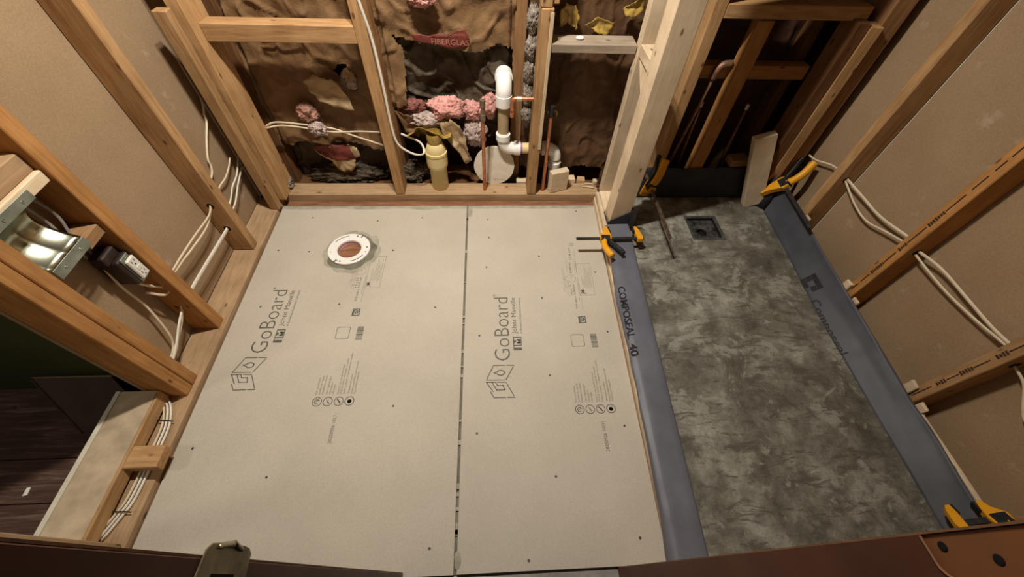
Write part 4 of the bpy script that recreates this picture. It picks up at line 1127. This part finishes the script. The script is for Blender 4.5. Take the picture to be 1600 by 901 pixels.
for (yy, lab) in ((-1.072, 'black tie round the cable bundle nearer the double stud'), (-1.335, 'black tie round the cable bundle nearer the doorway')):
    tag(obj('cable_tie', MB().sweep([(-.990, yy + .002, .036), (-.975, yy, .0365), (-.955, yy, .036), (-.938, yy - .002, .032)], .0018, .001, n=6), BLACK), lab, 'tie')
# right wall
cable('cream cable crossing from the back corner to the second right stud', [(1.640, .045, .285), (1.640, -.025, .297), (1.638, -.117, .336), (1.640, -.199, .350)])
cable('cream cable sagging between two right studs, lower strand', [(1.620, -.244, .349), (1.632, -.348, .309), (1.640, -.432, .298), (1.640, -.523, .328), (1.635, -.629, .365)])
cable('cream cable sagging between two right studs, upper strand', [(1.622, -.244, .358), (1.630, -.36, .353), (1.635, -.47, .352), (1.635, -.629, .385)], a=.006)
cable('cream cable between third and fourth right studs, lower strand', [(1.62, -.673, .368), (1.632, -.76, .356), (1.640, -.844, .352), (1.640, -.946, .363), (1.636, -1.061, .385)])
cable('cream cable between third and fourth right studs, upper strand', [(1.62, -.673, .383), (1.632, -.761, .392), (1.636, -.888, .388), (1.634, -.983, .388), (1.634, -1.061, .395)], a=.0055)
cable('cream cable hanging below the nearest right stud', [(1.625, -1.106, .370), (1.635, -1.154, .351), (1.640, -1.211, .302), (1.640, -1.251, .283), (1.640, -1.40, .25)])
# back wall
cable('white cable running down the first back stud', [(-.318, .038, .95), (-.316, .040, .864), (-.305, .052, .746), (-.304, .056, .585), (-.308, .058, .393), (-.297, .060, .314), (-.253, .060, .272), (-.211, .060, .258), (-.192, .09, .252), (-.21, .12, .285), (-.29, .125, .325)], CABLE_W, .0055, .003, up=(0, 1, 0))
cable('cream cable crossing the left bay, straight strand', [(-.886, .130, .345), (-.811, .135, .355), (-.705, .138, .341), (-.598, .14, .322), (-.482, .14, .326), (-.359, .125, .331)], CABLE, up=(0, 1, 0))
cable('cream cable crossing the left bay, drooping strand', [(-.886, .135, .350), (-.832, .135, .371), (-.726, .14, .359), (-.594, .145, .335), (-.512, .14, .304), (-.359, .125, .255)], CABLE, up=(0, 1, 0))

# drilled holes round the cables
def drill(parent, c, axis):
    M = Matrix.Rotation(math.pi / 2, 3, 'X').to_4x4()
    obj('drilled_hole', MB().lathe([(.014, 0), (.010, .0005), (0, .0005)], c, 16, M), HOLE, parent)
drill(wl, (-.990, -.3058, .275), 'y'); drill(wl, (-.990, -.3058, .153), 'y')
drill(wr, (1.621, -.2438, .354), 'y'); drill(wr, (1.621, -.6728, .376), 'y'); drill(wr, (1.625, -1.1058, .372), 'y')

ob = thing('outlet_box', 'dark outlet box with white duplex receptacle fixed to a left stud', 'outlet', (-.98, -.72, .41))
mb = MB(); mb.box((-1.028, -.768, .372), (-.957, -.714, .470)); obj('box', mb, BOXPL, ob, bevel=.004)
mb = MB(); mb.box((-1.010, -.778, .468), (-.970, -.722, .500)); obj('box_clamp', mb, BOXPL, ob, bevel=.004)
mb = MB(); mb.box((-.9568, -.757, .372), (-.9535, -.723, .470)); obj('yoke', mb, GALV_FL, ob, bevel=.001)
rcp = obj('receptacle', MB().box((-.9533, -.754, .383), (-.9440, -.720, .459)), DEVICE, ob, bevel=.003)
mb = MB().box((-.9448, -.745, .414), (-.9425, -.729, .428)); obj('test_buttons', mb, DEVICE, rcp, bevel=.001)
for zc in (.399, .443):
    for dy, dz, h in ((-.006, .004, .008), (.006, .004, .006)):
        obj('slot', MB().box((-.9440, -.737 + dy - .001, zc + dz - h / 2), (-.9434, -.737 + dy + .001, zc + dz + h / 2)), HOLE, rcp)
    obj('ground_hole', MB().box((-.9440, -.739, zc - .009), (-.9434, -.735, zc - .005)), HOLE, rcp)
obj('mount_screw', MB().lathe([(.004, 0), (.003, .002), (0, .002)], (-.9535, -.738, .465), 10, RX), GALV, ob)

# curved sheet-metal housing
mh = thing('metal_housing', 'curved shiny galvanized metal housing fixed between the left studs', 'metal housing', (-.97, -.835, .65))
def arcp(v):       # v 0 top .. 1 bottom : concave half pipe opening to the room
    a = math.pi * v
    return (-.951 - .062 * math.sin(a) ** .8, .722 - .130 * v)
mb = MB(); nv = 24; rows = [arcp(i / nv) for i in range(nv + 1)]
Y0, Y1 = -.896, -.776
ycols = [Y0, -.890, -.884, -.842, -.836, -.830, -.790, -.784, Y1]
bead = [0, .004, 0, 0, .004, 0, 0, .004, 0]
vs_ = []
for x, z in rows:
    for yy, bd in zip(ycols, bead): vs_.append((x + bd, yy, z))
n_ = len(ycols)
mb.add(vs_, [(i * n_ + k, i * n_ + k + 1, (i + 1) * n_ + k + 1, (i + 1) * n_ + k) for i in range(nv) for k in range(n_ - 1)])
o = obj('curved_shell', mb, GALV, mh, smooth=True); sm = o.modifiers.new('thick', 'SOLIDIFY'); sm.thickness = .001
for (z0, z1) in ((.721, .746), (.562, .593)):
    fo = obj('flange', MB().box((-.9475, Y0, z0), (-.9455, Y1, z1)), GALV_FL, mh, bevel=.0006)
    for yy in (-.866, -.806): obj('screw', MB().lathe([(.0042, 0), (.003, .0018), (0, .002)], (-.9456, yy, (z0 + z1) / 2), 10, RX), GALV, fo)

# ================================================================== NEXT ROOM
lp = thing('leaning_panel', 'dark brown framed panel leaning against the green wall', 'panel', (-1.3, -1.0, -0.012))
A_, B_ = Vector((-1.400, -.940, .098)), Vector((-1.150, -.940, .098)); D_ = Vector((-1.245, -1.085, -.011)); E_ = D_ + (B_ - A_)
nrm = (B_ - A_).cross(D_ - A_).normalized()
if nrm.y > 0: nrm = -nrm
mb = MB(); mb.add([A_, B_, E_, D_, A_ + nrm * .006, B_ + nrm * .006, E_ + nrm * .006, D_ + nrm * .006], [(0, 1, 2, 3), (4, 5, 6, 7), (0, 1, 5, 4), (1, 2, 6, 5), (2, 3, 7, 6), (3, 0, 4, 7)])
obj('panel_face', mb, PANELM, lp)
obj('panel_edge', MB().sweep([A_, B_], .006, .008, n=4), PANELE, lp); obj('panel_edge', MB().sweep([A_ + nrm * .004, D_ + nrm * .004], .006, .006, n=4), PANELM, lp)
tag(obj('paper_scrap', MB().prism([(-1.315, -1.252), (-1.305, -1.250), (-1.302, -1.272), (-1.314, -1.275)], -.0115, -.0095), WHITEBIT), 'tiny white scrap on the dark plank floor', 'scrap')
